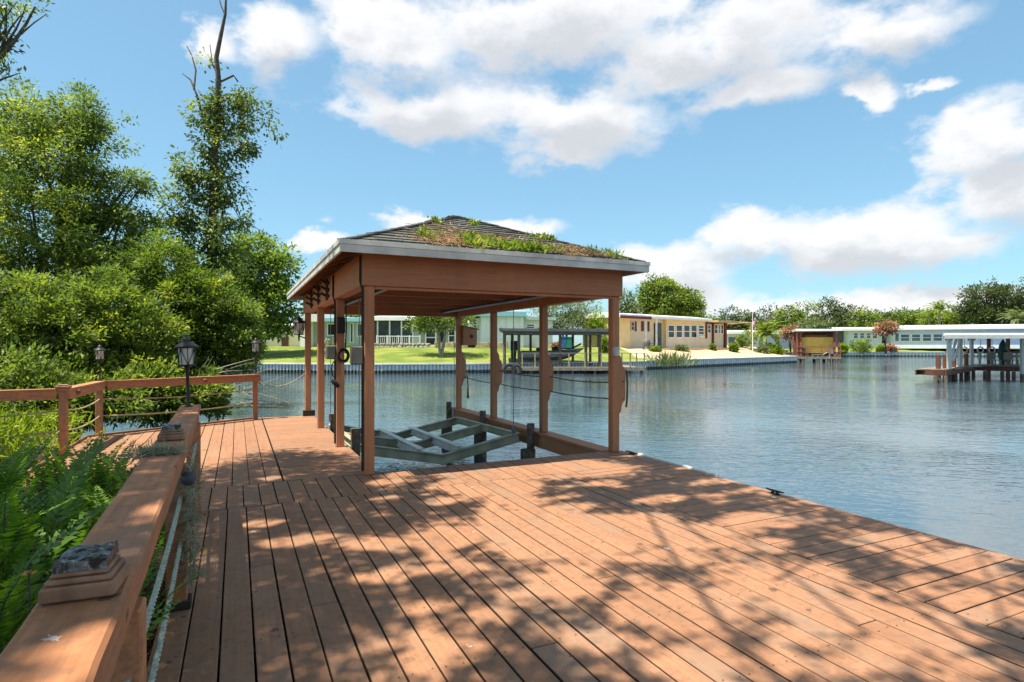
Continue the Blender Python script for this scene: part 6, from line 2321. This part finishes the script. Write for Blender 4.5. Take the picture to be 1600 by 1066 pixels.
PA, PB, PC = (rx(1476, 34.5), 34.5), (rx(1524, 42), 42.0), (rx(1640, 39), 39.0)
walk(PA, PB, 1.4, 'greywood')
walk((PB[0] + 0.1, PB[1] + 0.02), PC, 1.6, 'greywood')
pa = Vector((rx(1457, 34.6), 34.6 - 36, 0))
MB().box(pa.x, PA[0] - 0.02, pa.y - 0.1, pa.y + 1.2, RDZ - 0.36, RDZ - 0.02).build('end_platform', M['brown'], rd)
for (px_, Z, top) in ((1462, 34.4, 0), (1478, 34.2, 0), (1483, 36.2, 0), (1493, 37, 0), (1502, 38.6, 0), (1513, 40, 0), (1521, 41.5, 0), (1539, 41.2, 0), (1566, 40.6, 0), (1584, 40.0, 0), (1597, 36.5, 0), (1466, 35.4, 1), (1477, 36.0, 1), (1490, 38.2, 1), (1510, 41.2, 1)):
    tz = RDZ - 0.37 if not top else RDZ + 0.85
    MB().tube([(rx(px_, Z), Z - 36, -1.8), (rx(px_, Z), Z - 36, tz)], 0.11 if not top else 0.13, 8).build('piling', M['brown' if top else 'piling'], rd, True)
MB().bar((rx(1464, 34.4), -1.6, RDZ - 0.4), (rx(1469, 34.4), -1.6, -0.72), 0.12, 0.12).build('brace', M['piling'], rd)
zt = dz(525.5, 36)
for (px_, Z) in ((1483, 35.0), (1500.5, 38.6), (1518, 42.0), (1597.5, 36.8)):
    MB().box(rx(px_, Z) - 0.09, rx(px_, Z) + 0.09, Z - 36.09, Z - 35.91, RDZ + 0.002 if px_ < 1590 else -1.6, zt - 0.002).build('post', M['lightbox'], rd)
for (px_, Z) in ((1575, 44.5), (1545, 44.5), (1640, 44.5)):
    MB().box(rx(px_, Z) - 0.09, rx(px_, Z) + 0.09, Z - 36.09, Z - 35.91, -1.6, zt - 0.002).build('post', M['redwood'], rd)
MB().bar((rx(1484, 35), -1.0, zt - 1.6), (rx(1495, 36), 0.0, zt - 0.1), 0.10, 0.14).build('brace', M['lightbox'], rd)
MB().bar((rx(1490, 37), 1.0, zt - 1.5), (rx(1500, 38.4), 2.3, zt - 0.1), 0.10, 0.14).build('brace', M['lightbox'], rd)
mb = MB()
p_ = [(rx(1472, 34.6), -1.5), (rx(1640, 34.0), -2.0), (rx(1640, 45), 9.0), (rx(1508, 45), 9.0)]
mb.add([(x, y, zt) for x, y in p_] + [(x, y, zt + 0.16 + 0.02 * (y + 2)) for x, y in p_], [(3, 2, 1, 0), (4, 5, 6, 7), (0, 1, 5, 4), (1, 2, 6, 5), (2, 3, 7, 6), (3, 0, 4, 7)])
mb.build('roof', M['whiteroof'], rd)
mb = MB()
mb.bar((rx(1474, 34.6), -1.56, zt - 0.06), (rx(1640, 34.0), -2.06, zt - 0.06), 0.1, 0.22)
mb.build('roof_beam', M['lightbox'], rd)
zr = dz(550, 45)
MB().box(rx(1478, 44.6), rx(1640, 44.6), 8.55, 8.65, zr - 0.1, zr + 0.05).build('back_rail', M['brown'], rd)
MB().box(rx(1520, 44.6), rx(1640, 44.6), 7.8, 8.8, RDZ - 0.12, RDZ - 0.01).build('back_walk', M['greywood'], rd)
for px_ in (1530, 1548, 1562, 1588, 1604):
    MB().box(rx(px_, 44) - 0.05, rx(px_, 44) + 0.05, 7.9, 8.0, RDZ, zr - 0.101).build('rail_post', M['timber'], rd)
for i, (px_, lab) in enumerate(((1553, 'grey chair nearest the corner on the covered dock'), (1580, 'grey chair toward the right on the covered dock'))):
    t = thing('deck_chair', lab, 'chair', cw(rx(px_, 40.9), 40.9 + 0.0, RDZ + 0.003), -YAW)
    MB().box(-0.30, 0.30, -0.28, 0.28, 0.38, 0.44).build('seat', M['greybox'], t)
    MB().box(-0.30, 0.30, 0.22, 0.29, 0.45, 0.95).build('backrest', M['greybox'], t)
    for (x, y) in ((-.27, -.25), (.27, -.25), (-.27, .22), (.27, .22)):
        MB().box(x - 0.03, x + 0.03, y - 0.03, y + 0.03, 0, 0.379).build('leg', M['greybox'], t)
for i, (px_, mt, lab) in enumerate(((1507, 'tanroof', 'tan life ring hanging under the covered dock roof'), (1532, 'lightbox', 'white ring buoy hanging beside the tan one'), (1550, 'flagwhite', 'pale hoop hanging toward the right of the covered dock'))):
    c0 = cw(rx(px_, 43.5), 43.5, zt - 0.9)
    t = thing('hanging_ring', lab, 'ring', c0, -YAW)
    mb = MB()
    mb.tube([(0.22 * math.cos(a_), 0, 0.22 * math.sin(a_)) for a_ in np.linspace(0, 2 * math.pi, 20)], 0.05, 7, False)
    mb.build('ring', M[mt], t, True)
    MB().tube([(0, 0, 0.26), (0, 0, 0.89)], 0.015, 5).build('cord', M['rope_dark'], t)
t = thing('kayak', 'dark green kayak standing on end under the covered dock roof', 'kayak', cw(rx(1567, 43.3), 43.3, RDZ + 0.004), -YAW)
mb = MB()
mb.tube([(0, 0, 0.0), (0, 0, 0.3), (0, 0, 0.9), (0, 0, 1.5), (0, 0, 1.9)], [0.08, 0.22, 0.32, 0.22, 0.03], 10)
mb.build('hull', M['deepgreen'], t, True)
MB().lathe([(0.16, 0.7), (0.18, 0.9), (0.16, 1.1)], (0, -0.20, 0), 8).build('cockpit', M['rubber'], t)

# ------------------------------------------------------------------ far trees and garden plants
def far_tree(name, label, px, Z, lobs, mat, seed, ncl=240, per=14, spread=0.4, L=0.55, W=0.30, r=0.25, group=None, bark='bark', stems=1, cat='tree', shell=0.4, trunk_to=0.45, hang=0.1):
    b = px_yard(px, Z)
    return tree(name, label, b, [plobe(a, c_, d_, e, Z) for (a, c_, d_, e) in lobs], r, mat, ncl, per, spread, L, W, bark, seed, group, shell, 0.0, cat, stems, trunk_to, hang)


far_tree('lawn_tree', 'big round bright tree on the lawn left of the boathouse', 405, 52.0,
         [(405, 430, 52, 52), (380, 475, 40, 42), (436, 468, 34, 46), (400, 392, 34, 30), (440, 425, 26, 34), (425, 510, 34, 20), (372, 420, 26, 34), (395, 505, 30, 18)],
         'leaf_bright', 31, 800, 24, 0.34, 0.34, 0.19, 0.38, bark='palebark', trunk_to=0.30)
far_tree('crepe_myrtle', 'slim pale trunked tree on the lawn seen through the boathouse', 690, 51.0,
         [(672, 502, 28, 13), (705, 500, 30, 14), (690, 488, 34, 12), (728, 505, 16, 12), (655, 508, 14, 8)], 'leaf_mid', 32, 320, 20, 0.25, 0.26, 0.12, 0.10, bark='palebark', stems=4, trunk_to=0.62)
far_tree('olive_tree', 'soft grey green spreading tree behind the far boat dock', 885, 68.0,
         [(848, 492, 26, 20), (885, 482, 34, 18), (920, 490, 26, 20), (890, 502, 42, 14), (860, 508, 24, 8)], 'leaf_grey', 33, 420, 20, 0.34, 0.36, 0.10, 0.14, stems=3)
far_tree('lime_bush_tree', 'yellow green bushy tree left of the yellow house', 934, 66.0, [(935, 505, 12, 14), (928, 512, 10, 8), (942, 508, 8, 10)], 'leaf_yellow', 34, 90, 14, 0.25, 0.3, 0.14, 0.10)
far_tree('oak_tree', 'big two humped tree rising behind the yellow house roof', 1050, 98.0,
         [(1030, 452, 26, 16), (1014, 468, 16, 20), (1045, 470, 32, 18), (1068, 470, 26, 18), (1082, 484, 18, 14), (1030, 488, 34, 14), (1060, 492, 34, 12)], 'leaf_mid', 35, 1000, 22, 0.42, 0.42, 0.24, 0.4)
far_tree('loose_tree', 'sparse tree with orange tinted leaves beside the front right post', 980, 92.0,
         [(978, 462, 8, 8), (984, 485, 13, 12), (972, 478, 8, 14), (992, 492, 6, 10)], 'leaf_grey', 36, 110, 14, 0.35, 0.5, 0.26, 0.18, shell=0.2)
far_tree('background_tree', 'dark tree top showing above the screened house roof', 620, 82.0, [(600, 488, 34, 10), (650, 486, 40, 12), (700, 488, 30, 12), (560, 490, 24, 9)], 'leaf_dark', 37, 300, 16, 0.5, 0.6, 0.32, 0.3)
far_tree('background_tree', 'dark tree behind the left outbuilding', 330, 80.0, [(300, 500, 60, 30), (350, 505, 50, 28), (240, 500, 60, 34), (160, 500, 70, 40), (80, 500, 70, 45)], 'leaf_dark', 38, 420, 16, 0.6, 0.7, 0.36, 0.3)
skyline = [(1100, 508, 22, 14, 'leaf_mid', 175), (1140, 505, 22, 18, 'leaf_far', 165), (1172, 506, 18, 18, 'leaf_far', 160), (1205, 503, 20, 20, 'leaf_far', 170), (1232, 500, 22, 24, 'leaf_mid', 160), (1262, 500, 22, 26, 'leaf_mid', 165), (1292, 497, 24, 28, 'leaf_far', 160),
           (1322, 500, 22, 24, 'leaf_far', 170), (1352, 503, 22, 20, 'leaf_mid', 165), (1384, 503, 22, 20, 'leaf_far', 172), (1412, 505, 20, 18, 'leaf_mid', 160), (1440, 503, 20, 18, 'leaf_mid', 158), (1462, 503, 16, 16, 'leaf_bright', 150), (1490, 500, 18, 20, 'leaf_mid', 152)]
order_words = ['first', 'second', 'third', 'fourth', 'fifth', 'sixth', 'seventh', 'eighth', 'ninth', 'tenth', 'eleventh', 'twelfth', 'thirteenth', 'fourteenth']
for i, (px_, py_, rx_, ry_, mt, Z) in enumerate(skyline):
    far_tree('skyline_tree', f'{order_words[i]} tree from the left in the distant right-hand tree line', px_, Z,
             [(px_, py_, rx_, ry_), (px_ - rx_ * .5, py_ + ry_ * .5, rx_ * .7, ry_ * .7), (px_ + rx_ * .5, py_ + ry_ * .4, rx_ * .7, ry_ * .7), (px_, py_ + ry_, rx_, ry_ * .7)],
             mt, 50 + i, 420, 16, 0.6, 0.6, 0.34, 0.3, group='distant tree line')
far_tree('live_oak', 'large grey green oak at the right edge behind the white house', 1550, 138.0,
         [(1540, 464, 28, 20), (1575, 464, 28, 22), (1518, 484, 18, 14), (1552, 488, 36, 16), (1592, 486, 24, 20), (1530, 498, 30, 12), (1580, 500, 34, 10), (1620, 480, 26, 28)], 'leaf_far', 70, 1300, 22, 0.55, 0.5, 0.28, 0.6)


def palm(label, px, Z, py_top, fl, n, seed, trunk_r=0.16, mat='leaf_mid', droop=1.0):
    b = px_yard(px, Z)
    t = thing('palm_tree', label, 'palm', b)
    zt_ = CAM_H + (HORIZON - py_top) * Z / F_PX - b.z
    MB().tube([(0, 0, -0.2), (0.05, 0, zt_ * 0.5), (0, 0, zt_)], [trunk_r * 1.2, trunk_r, trunk_r * 0.9], 8).build('trunk', M['palebark'], t, True)
    rng = np.random.default_rng(seed)
    P, D, Nn, L, W_, T = [], [], [], [], [], []
    for f in range(n):
        a_ = rng.uniform(0, 2 * math.pi)
        e0 = rng.uniform(-0.1, 1.3)
        pos = np.array([0, 0, zt_], float)
        hd = np.array([math.cos(a_), math.sin(a_), 0])
        sd_ = np.array([-hd[1], hd[0], 0])
        for k_ in range(14):
            an = e0 - droop * (k_ / 14) ** 1.4 * 1.3
            tn = hd * math.cos(an) + np.array([0, 0, math.sin(an)])
            pos = pos + tn * fl / 14
            for sg in (-1, 1):
                P.append(pos)
                D.append(sd_ * sg * 0.8 + tn * 0.6 + np.array([0, 0, -0.25]))
                Nn.append(np.cross(sd_, tn) + rng.normal(size=3) * 0.2)
                L.append(fl * 0.28 * (1 - 0.5 * k_ / 14))
                W_.append(fl * 0.05)
                T.append(rng.random())
    leaf_mesh('fronds', np.array(P), unit(np.array(D)), unit(np.array(Nn)), np.array(L), np.array(W_), np.array(T), M[mat], t)
    return t


palm('low feathery palm beside the flagpole', 1196, 80.0, 522, 3.2, 34, 1)
palm('tall palm standing above the long white house roof', 1468, 140.0, 487, 4.2, 30, 2, 0.25)
palm('second palm close left of the tall one', 1452, 145.0, 494, 3.6, 26, 3, 0.22)
palm('yellowish palm at the right edge behind the roof', 1590, 128.0, 500, 4.0, 26, 4, 0.22, 'leaf_grey')
far_tree('pink_tree', 'tree with dusty pink blossom between the right-hand houses', 1385, 118.0, [(1385, 511, 12, 6), (1377, 515, 9, 6), (1393, 514, 9, 6)], 'pinkleaf', 80, 160, 14, 0.4, 0.45, 0.26, 0.12, stems=3, trunk_to=0.5)
far_tree('pink_tree', 'pink blossoming tree just left of the golden boathouse', 1236, 92.0, [(1234, 518, 12, 7), (1226, 524, 8, 5), (1242, 522, 8, 6)], 'pinkleaf', 81, 120, 14, 0.3, 0.36, 0.2, 0.10, stems=3, trunk_to=0.5)
far_tree('frangipani', 'pale branched tree above the golden boathouse roof', 1270, 96.0, [(1265, 508, 18, 8), (1282, 507, 14, 7), (1252, 514, 10, 5), (1290, 512, 10, 5)], 'leaf_grey', 82, 130, 12, 0.4, 0.45, 0.2, 0.14, bark='palebark', stems=4, trunk_to=0.7)
BUSH = [('lime_bush', 'round lime green bush on the sand near the golden boathouse', 1209, 552, 78, 24, 13, 'leaf_yellow'),
        ('garden_bush', 'darker bush behind the round lime green bush', 1203, 547, 82, 16, 11, 'leaf_bright'),
        ('garden_bush', 'green bush beside the yellow house door', 1023, 540, 63.5, 17, 8, 'leaf_bright'),
        ('garden_bush', 'pale green bush below the window row of the yellow house', 1066, 541, 67.5, 20, 8, 'leaf_grey'),
        ('garden_bush', 'dark bush at the corner of the yellow house', 1113, 541, 73, 9, 8, 'leaf_dark'),
        ('garden_bush', 'bright plant beside the yellow house patio', 1145, 543, 74, 14, 12, 'leaf_bright'),
        ('garden_bush', 'reddish green shrub at the foot of the flagpole', 1190, 545, 77, 22, 10, 'leaf_grey'),
        ('garden_bush', 'tall dark bush behind the pergola post', 1165, 541, 84, 26, 26, 'leaf_mid'),
        ('garden_bush', 'rounded green bush with pale top before the pale blue house', 1345, 545, 121.5, 32, 20, 'leaf_bright'),
        ('garden_bush', 'small yellow green bush between the two far right houses', 1377, 543, 122, 12, 11, 'leaf_yellow'),
        ('garden_bush', 'brownish red rounded bush before the long white house', 1390, 545, 121.7, 20, 12, 'pinkleaf'),
        ('garden_bush', 'lime bush right behind the golden boathouse', 1318, 541, 119, 14, 15, 'leaf_yellow'),
        ('garden_bush', 'small green tree shaped bush under the dock roof edge', 945, 560, 58, 10, 26, 'leaf_bright'),
        ('garden_bush', 'pink and green flowering bush behind the boat', 869, 541, 59, 16, 12, 'pinkleaf'),
        ('garden_bush', 'dark leafy bush left of the stone wall', 520, 552, 59, 40, 12, 'leaf_grey')]
for i, (nm, lab, px_, pyb, Z, w, h, mt) in enumerate(BUSH):
    X = (px_ - CX) / F_PX * Z
    bush(nm, lab, px_, pyb, Z, w, h, mt, 500 + i, n_cl=150, per=12, L=0.24 * Z / 75, W=0.12 * Z / 75, gz=land(X, Z) - 0.05)
# spiky reeds at the seam of the seawalls
t = thing('reed_clump', 'spiky pale green reeds at the seawall below the yellow house', 'plant', cw(rx(1048, 52.6), 52.6, 0.0), -YAW)
rng = np.random.default_rng(91)
n = 420
P = np.stack([rng.normal(size=n) * 0.85, rng.normal(size=n) * 0.5, rng.uniform(-0.55, 0.25, n)], 1)
D = unit(np.stack([rng.normal(size=n) * 0.5 + P[:, 0] * 0.3, rng.normal(size=n) * 0.4, rng.uniform(0.5, 1.2, n)], 1))
leaf_mesh('blades', P, D, unit(rng.normal(size=(n, 3))), rng.uniform(0.5, 1.3, n), rng.uniform(0.05, 0.11, n), rng.random(n), M['leaf_grey'], t)
